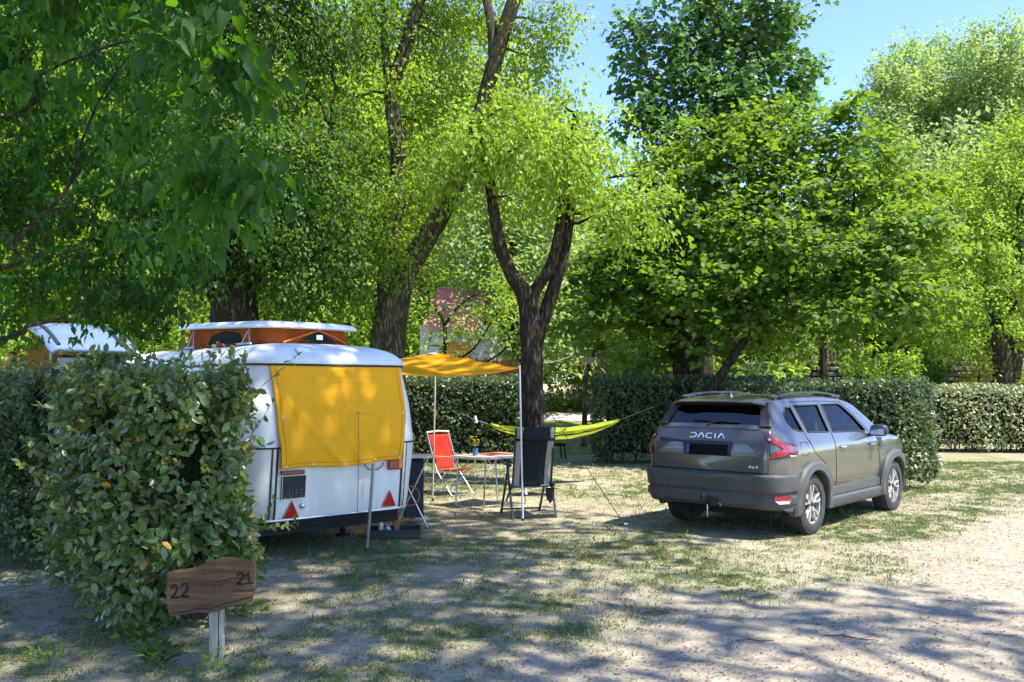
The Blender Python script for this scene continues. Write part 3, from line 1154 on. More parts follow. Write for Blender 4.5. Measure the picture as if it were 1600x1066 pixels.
# maple behind the car: layered sprays
mb_ = [bl(1010, 420, 20, 62), bl(960, 480, 20, 52, .9), bl(1070, 340, 20, 78), bl(1080, 460, 19.0, 80), bl(1170, 370, 19.2, 85), bl(1190, 470, 18.2, 72),
       bl(1280, 300, 19.2, 78), bl(1270, 400, 18.0, 85), bl(1300, 480, 17.4, 62), bl(1370, 350, 18.2, 74), bl(1385, 445, 17.4, 64), bl(1430, 400, 18.6, 52),
       bl(1150, 270, 19.8, 70), bl(1240, 230, 19.8, 55, .8), bl(1345, 245, 19.6, 55, .9), bl(1100, 220, 20.4, 50, .8), bl(1180, 200, 20.4, 50, .8), bl(1040, 270, 20.6, 44, .8), bl(1290, 200, 20, 44, .8), bl(1400, 290, 19, 50, .8), bl(960, 400, 20.4, 50, .8), bl(1120, 520, 18.5, 46, .7),
       bl(1010, 510, 19.6, 40, .7), bl(1440, 490, 17.6, 40, .8), bl(1340, 520, 17.8, 36, .6), bl(1230, 520, 18.6, 36, .5), bl(1320, 185, 20, 36, .6), bl(990, 330, 20.6, 42, .8), bl(940, 440, 20.6, 40), bl(1000, 560, 20.8, 34, .8), bl(900, 500, 21.2, 30, .7), bl(1060, 540, 20.4, 34, .7)]
mb_ = [(c, (r[0] * 1.15, r[1] * 1.15, r[2] * .58), q) for c, r, q in mb_]
make_tree('maple_tree', 'wide maple tree with layered leaves spreading above the parked car', (at(1072, 602, 20.2).x, 20.2, 0),
          [st((1072, G, 20.2, .36), (1072, 600, 20.2, .30), (1068, 540, 20.2, .25), (1060, 480, 20.2, .20), (1080, 400, 20, .16), (1110, 330, 19.8, .12), (1150, 250, 19.6, .08)),
           st((1082, 600, 20.1, .22), (1088, 550, 19.9, .19), (1110, 500, 19.6, .15), (1160, 440, 19.2, .12), (1230, 400, 18.8, .09), (1320, 380, 18.2, .06)),
           st((1060, 560, 20.3, .18), (1040, 500, 20.4, .14), (1010, 440, 20.5, .10), (980, 390, 20.6, .06))],
          mb_, 'maple', L_maple, bark_d, .13, twig=.52, nper=24, dens=.86, droop=.12, up=1.7, flat=.6, shell=.3)

# leaning dark stem beside it
make_tree('leaning_tree', 'slim dark tree leaning to the right just above the car roof', (at(1112, 602, 18.0).x, 18.0, 0),
          [st((1108, G, 18.0, .12), (1112, 615, 18.0, .10), (1128, 585, 18.0, .095), (1150, 550, 18.0, .09), (1178, 515, 18.0, .075), (1210, 470, 18.0, .06))],
          [bl(1215, 500, 18.0, 34, .8), bl(1160, 540, 18.6, 26, .5)], 'maple', L_mid, bark_d, .13, twig=.4, nper=12, dens=.8, flat=.5, up=1.4)

# tall tree above it against the sky
make_tree('plane_tree', 'tall tree with lobed dark leaves standing against the blue sky', (at(1100, 602, 23).x, 23, 0),
          [st((1098, G, 23, .3), (1098, 500, 23, .24), (1102, 350, 23, .2), (1104, 240, 23, .15), (1100, 150, 23, .11), (1096, 60, 23, .08), (1092, -60, 23, .05)),
           st((1104, 260, 23, .1), (1128, 180, 23, .08), (1160, 100, 23, .06), (1180, 20, 23, .04)),
           st((1102, 270, 23, .09), (1060, 200, 23, .07), (1030, 140, 23, .05), (1000, 90, 23, .03))],
          [bl(1000, 60, 23, 38, .6), bl(1055, 55, 23, 50, .65), bl(1110, 30, 23, 55, .6), bl(1180, 20, 23, 55, .7), bl(1240, 0, 23, 40, .6), bl(1020, 130, 23, 42, .65), bl(980, 95, 23.2, 24, .5),
           bl(1150, 110, 22.6, 55, .75), bl(1210, 120, 22.8, 50, .75), bl(1045, 190, 22.6, 46, .7), bl(1120, 190, 22.4, 50, .7), bl(1190, 195, 22.6, 48, .8), bl(1250, 110, 23, 28, .5),
           bl(1060, 260, 22, 42, .8), bl(1130, 265, 22, 45, .8), bl(1010, 230, 22.5, 26, .5), bl(1240, 170, 22.8, 30, .6), bl(1090, 100, 22.8, 50, .7), bl(1000, 180, 22.6, 34, .6), bl(1160, 160, 22.2, 45, .7), bl(1080, 150, 22.4, 44, .6), bl(1190, 60, 23, 50, .6), bl(1100, -50, 23, 60, .6), bl(1220, -60, 23, 45, .6)],
          'maple', leaf_mat('leaf_plane', (0.024, 0.080, 0.028), (0.12, 0.21, 0.055), (0.24, 0.46, 0.06), 0.38, 0.45, spec=.4), bark_d, .15, twig=.5, nper=22, dens=1.0, droop=.3, up=1.0)

# right edge tree behind the pale hedge
make_tree('broadleaf_tree', 'pale-barked tree rising behind the sunlit hedge at the right edge', (at(1572, 602, 26).x, 26, 0),
          [st((1566, G, 27, .40), (1568, 590, 27, .32), (1566, 550, 27, .27), (1556, 510, 27, .2), (1545, 470, 27, .14), (1530, 400, 27, .1)),
           st((1578, 590, 27, .3), (1585, 540, 27, .24), (1582, 470, 27, .2), (1590, 380, 27, .15), (1600, 280, 27, .1))],
          [bl(1500, 370, 26.5, 62), bl(1560, 400, 26, 66, .8), bl(1470, 450, 25.5, 46, .8), bl(1540, 480, 25.8, 46, .7), bl(1610, 460, 26.5, 60, .8), bl(1600, 330, 27, 62),
           bl(1530, 290, 27, 60), bl(1450, 320, 27, 46, .8), bl(1630, 540, 26.5, 40, .7), bl(1490, 520, 26, 30, .6), bl(1620, 240, 27, 60, .8)],
          'oval', L_bright, bark, .13, twig=.5, nper=24, dens=.75, droop=.35)

# pale poplars far right
for i, (px, Y, top, w) in enumerate([(1420, 46, 58, 50), (1490, 48, 38, 58), (1560, 44, 26, 62), (1640, 46, 50, 62), (1382, 44, 85, 30)]):
    bls = []
    y = top + w * 0.6
    while y < 560:
        ww = w * (0.6 if y < top + w else 1.0)
        bls.append(bl(px + rnd.uniform(-w * .35, w * .35), y, Y, ww, .8))
        y += w * 0.75
    labs = ['pale green poplar, second from the left of the far right row', 'tall pale poplar in the middle of the far right row', 'tallest pale poplar near the right edge of the photo',
            'pale poplar partly cut by the right edge of the photo', 'narrow low pale poplar, leftmost of the far right row']
    make_tree('poplar_tree', labs[i], (at(px, 602, Y).x, Y, 0),
              [[(Vector((at(px, 602, Y).x, Y, 0)), (.22)), (at(px, 400, Y), .13), (at(px, top + 60, Y), .03)]],
              bls, 'simple', L_pale, bark_t, .20, twig=.7, nper=18, dens=1.25, droop=.1, tips=False, group='pale poplars far behind on the right')

# saplings
make_tree('sapling_tree', 'bare-branched dark sapling above the yellow tarp', (at(694, 602, 21.8).x, 21.8, 0),
          [st((694, G, 21.8, .06), (695, 560, 21.8, .05), (694, 505, 21.8, .045), (680, 480, 21.8, .035), (668, 462, 21.8, .028), (650, 448, 21.8, .018)),
           st((694, 510, 21.8, .035), (715, 480, 21.8, .028), (735, 465, 21.8, .022), (760, 455, 21.8, .014)),
           st((735, 575, 21.5, .03), (765, 563, 21.4, .028), (800, 535, 21.3, .022), (815, 505, 21.3, .014)),
           st((694, 565, 21.8, .03), (735, 550, 21.6, .024), (770, 500, 21.5, .018), (790, 470, 21.4, .01))],
          [bl(775, 470, 21.5, 34, .45), bl(740, 500, 21.7, 30, .4), bl(800, 500, 21.3, 26, .4), bl(670, 540, 21.8, 28, .4), bl(650, 500, 21.9, 26, .3), bl(715, 545, 21.6, 22, .4), bl(790, 430, 21.5, 26, .4)],
          'oval', L_bright, bark_d, .11, twig=.35, nper=10, dens=.9, droop=.2, up=.8, tips=False)
make_tree('sapling_tree', 'young tree with a bent tan stem behind the gap in the hedges', (at(915, 602, 23).x, 23, 0),
          [st((912, G, 23, .075), (915, 600, 23, .065), (920, 570, 23, .055), (930, 545, 23, .045), (940, 515, 23, .03))],
          [bl(940, 520, 23, 30, .8), bl(960, 545, 23, 22, .7), bl(1000, 560, 22.5, 22, .7)],
          'maple', L_bright, bark_t, .15, twig=.35, nper=10, dens=.8, flat=.4, up=1.2)
make_tree('small_tree', 'small tree with a single thin trunk behind the car hedge', (at(1287, 602, 24).x, 24, 0),
          [st((1287, G, 24, .13), (1287, 580, 24, .11), (1285, 520, 24, .09), (1280, 440, 24, .06))],
          [bl(1240, 530, 24, 34, .6), bl(1330, 535, 24, 34, .5), bl(1285, 480, 24, 50, .8)], 'oval', L_bright, bark_d, .12, twig=.4, nper=12, dens=.7)

# bushes behind the hedges
for px, py, Y, r, lm_, k, s, lab in [(1530, 580, 27, 24, L_lime, 'simple', .09, 'round lime-yellow bush behind the sunlit hedge at the right'),
                                     (1592, 575, 28.5, 20, L_lime, 'simple', .09, 'smaller lime-yellow bush at the right edge behind the trunk'),
                                     (1225, 572, 22, 26, L_bright, 'maple', .16, 'low bright green bush behind the car roof rail'),
                                     (1170, 590, 21.5, 22, L_pale, 'oval', .11, 'pale low bush showing over the car roof'),
                                     (1400, 575, 24, 30, L_mid, 'oval', .12, 'dark green bush in front of the stone wall'),
                                     (1130, 575, 27, 24, L_mid, 'oval', .12, 'bush in front of the stone wall just right of the maple trunk'),
                                     (1340, 585, 26, 22, L_mid, 'oval', .12, 'bush in front of the stone wall under the picket fence'),
                                     (1460, 575, 27, 26, L_dark, 'oval', .12, 'dark bush at the right end of the stone wall'),
                                     (980, 580, 24, 34, L_dark, 'oval', .12, 'dark shaded bush left of the maple trunk'),
                                     (655, 605, 21.2, 24, L_pale, 'oval', .10, 'pale bush right of the caravan roof corner'),
                                     (20, 545, 14.5, 34, L_bright, 'oval', .09, 'sunny bush at the left edge behind the long hedge'),
                                     (285, 470, 19, 34, L_bright, 'oval', .10, 'bright bush to the left of the caravan pop-top')]:
    c = at(px, py, Y)
    rr = r * Y / F
    make_tree('bush', lab, (c.x, Y, 0), [[(Vector((c.x, Y, 0)), .05), (c, .03)]],
              [(c, (rr, rr * .8, rr), 1.0), (Vector((c.x + rr * .4, Y, c.z * .5)), (rr, rr * .8, max(.3, c.z * .5)), .8), (Vector((c.x - rr * .5, Y, c.z * .45)), (rr * .9, rr * .7, max(.3, c.z * .5)), .8)],
              k, lm_, bark_d, s, twig=.3, nper=14, dens=.8, cat='bush', up=.9, droop=.1, roots=False)

# ------------------------------------------------------------------ wood behind: three source trees, copied with their parts
def bg_tree(lab, lm_, hh, rr, seed, loc, s=.2):
    global rng
    keep = rng
    rng = np.random.default_rng(seed)
    B = Vector((loc[0], loc[1], 0))
    bls = []
    for k in range(13):
        a = k * 2.4
        f = (k + .5) / 13
        z = hh * (0.22 + .70 * f)
        w = rr * math.sin(PI * min(.95, .25 + .7 * f)) * .62
        bls.append((B + Vector((math.cos(a) * w, math.sin(a) * w, z)), (rr * .52, rr * .52, rr * .44), .9))
    o = make_tree('background_tree', lab, tuple(B), [[(B.copy(), .26), (B + Vector((.1, 0, hh * .3)), .2), (B + Vector((0, .1, hh * .6)), .13), (B + Vector((0, 0, hh * .85)), .06)]],
                  bls, 'simple', lm_, bark_d, s, twig=.6, nper=14, dens=.62, droop=.2, group='trees in the wood behind the pitches', tips=False)
    rng = keep
    return o


spots = [  # px, Y, height m, source, label
    (40, 30, 13, 0, 'bright background tree at the far left edge'), (150, 33, 14, 1, 'tree behind the white camper roof'), (260, 29, 12, 0, 'bright tree left of the dark trunk behind the caravan'),
    (470, 30, 13, 0, 'sunny tree seen right of the dark caravan tree'), (545, 34, 15, 1, 'tree between the dark tree and the poplar'), (632, 38, 11, 0, 'sunny tree between the poplar and the red roof'),
    (752, 42, 14, 1, 'tree behind the red roofed house'), (800, 29, 9.5, 2, 'pale tree framed by the fork of the middle tree'), (900, 38, 9, 0, 'bright tree right of the forked tree'),
    (985, 30, 7, 1, 'low tree left of the maple'), (1070, 35, 9.5, 2, 'pale tree behind the maple crown'), (1190, 32, 8.5, 0, 'tree hidden behind the maple, above the fence'), (1330, 33, 8.5, 1, 'tree above the stone wall'),
    (1420, 31, 8, 0, 'bright tree above the right end of the stone wall'), (1520, 36, 12, 2, 'pale tree behind the right edge tree'), (1640, 33, 12, 1, 'tree at the far right edge'),
    (360, 36, 16, 2, 'pale tall tree behind the dark caravan tree'), (-60, 26, 14, 1, 'tree cut by the left edge of the photo'), (610, 42, 18, 2, 'tallest pale tree behind the poplar'),
    (850, 42, 15, 0, 'tall bright tree behind the forked tree'), (100, 42, 19, 2, 'tall pale tree far left')]
src = {}
for px, Y, hh, k, lab in spots:
    x = at(px, 602, Y).x
    if k not in src:
        src[k] = (bg_tree(lab, [L_bright, L_mid, L_pale][k], hh, hh * .30, 50 + k, (x, Y)), hh)
    else:
        o, h0 = src[k]
        c = copy_tree(o, (x, Y, 0), rnd.uniform(0, 6.28), hh / h0, lab)
for px, Y, hh, k, wh in [(420, 50, 24, 1, 'between the dark tree and the poplar'), (-20, 46, 20, 0, 'at the far left edge'), (230, 48, 22, 0, 'above the caravan roof'), (560, 52, 24, 0, 'just left of the poplar stem'), (720, 50, 22, 1, 'high above the red roofed house'), (820, 50, 16, 2, 'in the fork of the middle tree'), (960, 46, 9, 0, 'low in the gap left of the maple'), (1120, 46, 10, 1, 'behind the maple trunk'), (1250, 46, 9.5, 0, 'behind the picket fence')]:
    o, h0 = src[k]
    copy_tree(o, (at(px, 602, Y).x, Y, 0), rnd.uniform(0, 6.28), hh / h0, 'distant tree at the back of the wood ' + wh, group='trees in the wood behind the pitches')

# ------------------------------------------------------------------ foreground branches, upper left
fstems = [[(Vector((-4.6, 3.3, 0)), .16), (Vector((-4.5, 3.4, 1.6)), .14), (Vector((-4.4, 3.5, 2.8)), .11), (Vector((-4.2, 3.6, 4.0)), .07), (Vector((-3.8, 3.9, 5.2)), .03)],
          [(Vector((-4.5, 3.4, 1.3)), .04)] + st((-40, 540, 4.6, 0.0091), (40, 512, 4.6, 0.0078), (100, 495, 4.6, 0.0065), (135, 465, 4.6, 0.0052), (165, 440, 4.5, 0.0042)),
          [(Vector((-4.4, 3.6, 2.2)), .035)] + st((-30, 420, 4.4, 0.0117), (20, 380, 4.4, 0.0104), (75, 330, 4.4, 0.0089), (110, 285, 4.4, 0.0078), (130, 215, 4.3, 0.0063), (165, 140, 4.2, 0.0047), (200, 90, 4.1, 0.0031)),
          [(Vector((-4.4, 3.6, 2.4)), .03)] + st((-20, 190, 4.2, 0.0078), (60, 120, 4.1, 0.0063), (150, 80, 4.0, 0.0052), (230, 60, 4.9, 0.0059), (300, 70, 4.8, 0.0038)),
          st((75, 330, 4.4, 0.0057), (150, 310, 4.3, 0.0047), (230, 280, 4.2, 0.0037), (320, 265, 4.1, 0.0026), (390, 275, 4.0, 0.0016)),
          st((110, 285, 4.4, 0.0052), (180, 200, 4.2, 0.0039), (250, 150, 4.0, 0.0026), (320, 130, 4.9, 0.0025)),
          st((20, 380, 4.4, 0.0052), (100, 400, 4.4, 0.0039), (170, 400, 4.4, 0.0026), (250, 380, 4.4, 0.0016))]


def bf(px, py, Y, r, q=1.0, sz=1.0):
    rr = r * Y / F
    return (at(px, py, Y), (rr, rr * 1.3, rr * .8), q, sz)


def bfar(px, py, r, q=1.0, Y=6.0):
    return bf(px, py, Y + (400 - px) * .003, r, q, .95)


fbl = [bfar(30, 40, 60), bfar(110, 20, 60), bfar(200, 20, 50, .8), bfar(50, 150, 60, .8), bfar(150, 110, 55, .8), bfar(230, 90, 42, .8), bfar(20, 250, 60, .8), bfar(110, 235, 52, .7), bfar(190, 205, 46, .7),
       bfar(40, 340, 58, .8), bfar(140, 330, 52, .75), bfar(215, 290, 46, .8), bfar(60, 430, 56, .7), bfar(150, 410, 52, .75), bfar(225, 370, 46, .8), bfar(150, 470, 40, .6), bfar(215, 450, 42, .9), bfar(222, 500, 24, .9),
       bfar(20, 500, 40, .5), bfar(90, 180, 60, .5, 6.8), bfar(60, 300, 60, .5, 7), bfar(170, 260, 55, .5, 7), bfar(270, 330, 40, .6, 6.4), bfar(260, 180, 40, .6, 6.2), bfar(-30, 120, 70), bfar(-30, 320, 70),
       bf(60, -50, 4.1, 80), bf(180, -60, 4.0, 80), bf(300, -40, 3.9, 50), bf(250, 40, 3.9, 45, .8, 1.15), bf(330, 45, 3.7, 32, .8, 1.45), bf(320, 100, 3.6, 38, .9, 1.6), bf(365, 110, 3.6, 20, .8, 1.6), bf(270, 120, 3.8, 40, .8, 1.6),
       bf(300, 200, 3.8, 36, .8, 1.2), bf(260, 220, 4.0, 40, .8, 1.1), bf(320, 265, 3.8, 38, .9, 1.6), bf(385, 275, 3.7, 30, .9, 1.5), bf(345, 310, 3.8, 30, .9, 1.2), bf(400, 255, 3.7, 20, .7, 1.3), bf(300, 330, 4.0, 36, .9, 1.1),
       bfar(330, 230, 40, .8), bfar(370, 300, 34, .8), bfar(280, 400, 40, .8), bfar(250, 460, 34, .8), bfar(400, 240, 24, .6), bf(100, 60, 4.2, 50, .6, 1.2), bf(180, 150, 4.2, 40, .5, 1.1), bf(40, 90, 4.2, 40, .6, 1.2), bf(250, 380, 4.3, 34, .7)]
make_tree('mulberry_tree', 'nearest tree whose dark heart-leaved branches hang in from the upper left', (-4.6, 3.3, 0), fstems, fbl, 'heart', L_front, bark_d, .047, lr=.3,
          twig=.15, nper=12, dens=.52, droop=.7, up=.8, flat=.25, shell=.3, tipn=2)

# ------------------------------------------------------------------ unseen shade trees beside and behind the camera, crowns shaped to dapple the pitch
def shade_tree(label, trunk, targets, n, r, lm_=L_mid):
    """a broad crown; its clumps are set along sun rays to shade chosen ground points"""
    T = Vector((trunk[0], trunk[1], 0))
    bls = []
    for (gx, gy, hh, q) in targets:
        c = Vector((gx, gy, 0)) + SUN * (hh / SUN.z)
        lim = H + 0.43 * c.y + 0.7 * r + .25
        if c.y > 0 and c.z < lim and abs(c.x) < .6 * c.y + r + .3:
            c = Vector((gx, gy, 0)) + SUN * ((hh + 3.0) / SUN.z)
            lim = H + 0.43 * c.y + 0.7 * r + .25
            if c.y > 0 and c.z < lim and abs(c.x) < .6 * c.y + r + .3:
                continue
        bls.append((c, (r * rnd.uniform(.7, 1.2), r * rnd.uniform(.7, 1.2), r * .5), q))
    return make_tree('shade_tree', label, tuple(T), [[(T, .35), (T + Vector((0, 0, 3)), .28), (T + Vector((.2, .3, 6)), .2), (T + Vector((0, .4, 8.5)), .1)]],
                     bls, 'oval', lm_, bark, .22, twig=.6, nper=12, dens=.42, droop=.2, group='trees beside the camera that shade the pitch', tips=False)


def targets(poly, n, hmin, hmax, holes=(), q=1.0):
    out = []
    xs = [p[0] for p in poly]
    ys = [p[1] for p in poly]
    tries = 0
    while len(out) < n and tries < 4000:
        tries += 1
        x, y = rnd.uniform(min(xs), max(xs)), rnd.uniform(min(ys), max(ys))
        ins = False
        j = len(poly) - 1
        for i in range(len(poly)):
            if (poly[i][1] > y) != (poly[j][1] > y) and x < (poly[j][0] - poly[i][0]) * (y - poly[i][1]) / (poly[j][1] - poly[i][1]) + poly[i][0]:
                ins = not ins
            j = i
        if not ins or any((x - a) ** 2 + (y - b) ** 2 < c * c for a, b, c in holes):
            continue
        if any((x - a[0]) ** 2 + (y - a[1]) ** 2 < .45 for a in out):
            continue
        out.append((x, y, rnd.uniform(hmin, hmax), q))
    return out


shade_tree('tree to the right of the camera, outside the frame', (7.5, 1.5),
           targets([(-1.0, 4.0), (3.7, 4.0), (4.0, 6.6), (3.5, 8.3), (2.2, 8.3), (1.0, 8.9), (-1.0, 7.5)], 13, 11, 16,
                   holes=[(2.4, 7.6, .7), (.9, 7.2, .4), (3.4, 5.8, .5)]), 17, .66)
shade_tree('tree to the left of the camera, outside the frame', (-7.5, 3.5),
           targets([(-6.0, 4.2), (-.5, 4.2), (-.2, 8.5), (-1.0, 12), (-3.5, 12.8), (-6.5, 10)], 42, 11, 16,
                   holes=[(-.1, 7.6, .4), (-3.0, 6.3, .55), (-4.6, 6.4, .4)]), 50, .78)
shade_tree('tree above the pitch behind the camera, outside the frame', (2.5, -3.0),
           targets([(-1.5, 8.2), (2.2, 8.8), (2.2, 11.0), (1.0, 12.5), (-2.0, 12.8)], 14, 11.0, 14.5, holes=[(1.9, 9.6, .5)]) + targets([(-3.4, 8.6), (-.9, 8.9), (-.6, 10.6), (-3.2, 11)], 10, 11.0, 15.5, q=1.4), 26, .62)
# ------------------------------------------------------------------ materials for the made things
m_white = mat('cream_white_paint', (0.76, 0.73, 0.62), 0.35, col2=(.64, .61, .50), scale=2.2, coat=.15, stretch=(3, 3, .5), detail=7)
m_roofw = mat('weathered_roof_paint', (0.66, 0.67, 0.61), 0.42, var=0.10, scale=4.0)
m_alu = mat('aluminium_trim', (0.62, 0.62, 0.60), 0.35, metal=.8, var=.1)
m_rubber = mat('black_rubber', (0.012, 0.012, 0.012), 0.6, var=.3)
m_dark = mat('dark_underbody', (0.006, 0.006, 0.006), 0.8, var=.3)
m_orange = mat('orange_canvas', (0.36, 0.085, 0.014), 0.85, var=.15, scale=6, trans=.25, spec=.1)
m_black = mat('black_fabric', (0.016, 0.019, 0.02), 0.85, var=.3, scale=60, spec=.2)
m_blackp = mat('black_plastic', (0.02, 0.02, 0.021), 0.5, var=.2)
m_red = mat('red_reflector', (0.42, 0.008, 0.012), 0.25, var=.12, scale=90, coat=.4)
m_amber = mat('amber_lens', (0.65, 0.16, 0.01), 0.2, var=.1, coat=.5)
m_steel = mat('steel_tube', (0.50, 0.50, 0.48), 0.32, metal=.85, var=.08)
m_dglass = mat('dark_glass', (0.012, 0.014, 0.014), 0.06, var=.1, coat=.6)


def canvas_mat(name, col, tcol, thr=.25, stripes=0.0):
    m, nt, out = new_mat(name)
    tc = N(nt, 'ShaderNodeTexCoord')
    nz = N(nt, 'ShaderNodeTexNoise', Scale=2.2, Detail=4.0)
    wv = N(nt, 'ShaderNodeTexNoise', Scale=260.0, Detail=2.0)
    nt.links.new(tc.outputs['Object'], nz.inputs['Vector'])
    nt.links.new(tc.outputs['Object'], wv.inputs['Vector'])
    mx = N(nt, 'ShaderNodeMix', data_type='RGBA')
    mx.inputs[6].default_value = c4(tuple(c * .88 for c in col))
    mx.inputs[7].default_value = c4(col)
    nt.links.new(nz.outputs['Fac'], mx.inputs[0])
    p = N(nt, 'ShaderNodeBsdfPrincipled', Roughness=.75)
    p.inputs['Specular IOR Level'].default_value = .25
    nt.links.new(mx.outputs[2], p.inputs['Base Color'])
    b = N(nt, 'ShaderNodeBump', Strength=.25, Distance=.004)
    nt.links.new(wv.outputs['Fac'], b.inputs['Height'])
    nt.links.new(b.outputs[0], p.inputs['Normal'])
    t = N(nt, 'ShaderNodeBsdfTranslucent')
    t.inputs['Color'].default_value = c4(tcol)
    ms = N(nt, 'ShaderNodeMixShader', Fac=thr)
    nt.links.new(p.outputs[0], ms.inputs[1])
    nt.links.new(t.outputs[0], ms.inputs[2])
    nt.links.new(ms.outputs[0], out.inputs['Surface'])
    return m


m_yellow = canvas_mat('yellow_canvas', (0.95, 0.43, 0.006), (0.95, 0.45, 0.02), .12)
m_yellow2 = canvas_mat('yellow_tarp', (0.88, 0.42, 0.010), (1.0, 0.50, 0.02), .45)
m_seam = mat('orange_seam_thread', (0.60, 0.17, 0.01), .8, var=.1)

# ------------------------------------------------------------------ caravan
CA = R(41.5)
CO = Vector((-1.69, 9.03, 0))
CE1 = Vector((math.cos(CA), math.sin(CA), 0))
CE2 = Vector((-math.sin(CA), math.cos(CA), 0))


def cw(x, y, z):
    return CO + CE1 * x + CE2 * y + Vector((0, 0, z))


LEN = 4.25
HX = [(.40, .925), (.46, .94), (1.10, .985), (1.50, .955), (1.90, .895)]
Y0 = [(.40, .07), (.46, .055), (1.10, .0), (1.50, .045), (1.90, .13)]


def cring(hx, y0, y1, r, z, n=9):
    pts = []
    cs = [(hx - r, y0 + r, -90), (hx - r, y1 - r, 0), (-hx + r, y1 - r, 90), (-hx + r, y0 + r, 180)]
    for k, (cx, cyy, a0) in enumerate(cs):
        for i in range(n + 1):
            a = R(a0 + 90 * i / n)
            pts.append(Vector((cx + r * math.cos(a), cyy + r * math.sin(a), z)))
        nx = cs[(k + 1) % 4]
        a = pts[-1]
        b = Vector((nx[0] + r * math.cos(R(nx[2])), nx[1] + r * math.sin(R(nx[2])), z))
        for j in range(1, 8):
            pts.append(a.lerp(b, j / 8))
    return pts


def rings_mesh(rings, top=True, bottom=True):
    mb = MB()
    n = len(rings[0])
    vs = [p for r in rings for p in r]
    fs = []
    for i in range(len(rings) - 1):
        for j in range(n):
            k = (j + 1) % n
            fs.append((i * n + j, i * n + k, (i + 1) * n + k, (i + 1) * n + j))
    if bottom:
        fs.append(tuple(reversed(range(n))))
    if top:
        fs.append(tuple((len(rings) - 1) * n + j for j in range(n)))
    mb.add(vs, fs)
    return mb


def body_y0(z):
    return interp(z, Y0)


def body_ring(z, off=0.0):
    hx = interp(z, HX) + off
    y0 = body_y0(z) - off
    return cring(hx, y0, LEN - body_y0(z) * 1.6 + off, .27, z)


car = empty('caravan', CO, CA, 'white pop-top caravan, its rear towards the camera, roof raised on orange canvas', 'caravan')
zs = [.40, .43, .5, .65, .8, .95, 1.04, 1.10, 1.16, 1.25, 1.35, 1.5, 1.6, 1.7, 1.8, 1.86, 1.90]
rings_mesh([body_ring(z) for z in zs]).build('body', m_white, car, smooth=30)
# roof: rounded dome
rf = []
for z, ins in [(1.905, -.022), (1.93, -.03), (1.955, -.022), (1.99, .005), (2.03, .05), (2.065, .11), (2.095, .20), (2.12, .33), (2.135, .48), (2.145, .66)]:
    rf.append(cring(.895 - ins, .13 + ins, LEN - .21 - ins, max(.06, .27 - ins * .25), z))
rings_mesh(rf).build('roof', m_roofw, car, smooth=50)
mb = MB()
mb.tube(body_ring(1.903, .018), .011, 6, closed=True)
mb.build('gutter_seal', m_rubber, car, smooth=60)
mb = MB()
mb.tube(body_ring(1.10, .006), .009, 6, closed=True)
mb.build('belt_trim', m_rubber, car, smooth=60)
mb = MB()
mb.tube(body_ring(1.112, .006), .005, 6, closed=True)
mb.tube(body_ring(.405, .004), .012, 6, closed=True)
mb.build('aluminium_trim', m_alu, car, smooth=60)
# corner mouldings on the rear panel
for sx in (-1, 1):
    t = MB()
    t2 = MB()
    for dx, tb, ww in ((0, t, .018), (.028 * sx, t2, .03), (.052 * sx, t, .010)):
        for i in range(8):
            z0, z1 = .42 + i * .085, .42 + (i + 1) * .085
            x = sx * .715 + dx
            y0 = -.004 if abs(x) < .7 else 0
            def yy(z, x=x):
                hx, yb = interp(z, HX), body_y0(z)
                e = max(0, abs(x) - (hx - .27))
                return yb + .27 - math.sqrt(max(0, .27 ** 2 - e ** 2)) - .005
            tb.bar((x, yy(z0), z0), (x, yy(z1), z1), ww, .008, up=(0, 1, 0))
    t.build('corner_seal', m_rubber, car)
    t2.build('corner_moulding', m_alu, car)
# rear window under the sheet, side windows
def side_win(x_s, y0, y1, z0, z1, nm='side_window'):
    mb = MB()
    out = []
    for (a, b) in ((y0, z0), (y1, z0), (y1, z1), (y0, z1)):
        out.append((a, b))
    f = lambda off: (lambda a, b: Vector((x_s * (interp(b, HX) + off), a, b)))
    mb.prism(out, f(.012), f(-.01))
    o = mb.build(nm, m_dglass, car, bevel=.02)
    fr = MB()
    pts = [Vector((x_s * (interp(b, HX) + .012), a, b)) for a, b in out]
    fr.tube(pts, .012, 6, closed=True)
    w = fr.build('window_seal', m_rubber, car)
    w.parent = o
side_win(-1, .75, 1.75, 1.38, 1.82)
side_win(-1, 2.3, 3.5, 1.38, 1.82)
side_win(1, .55, 1.4, 1.38, 1.80)
mb = MB()
mb.prism([(-.62, 1.30), (.62, 1.30), (.58, 1.80), (-.58, 1.80)], lambda a, b: Vector((a, body_y0(b) - .008, b)), lambda a, b: Vector((a, body_y0(b) + .01, b)))
mb.build('rear_window', m_dglass, car, bevel=.02)
# door on the right side
mb = MB()
mb.prism([(2.2, .45), (2.85, .45), (2.85, 1.84), (2.2, 1.84)], lambda a, b: Vector((interp(b, HX) + .014, a, b)), lambda a, b: Vector((interp(b, HX) - .01, a, b)))
dr = mb.build('door', m_white, car, bevel=.01)
mb = MB()
mb.box((1.0, 2.3, 1.0), (.03, .1, .03))
hd = mb.build('handle', m_blackp, dr)
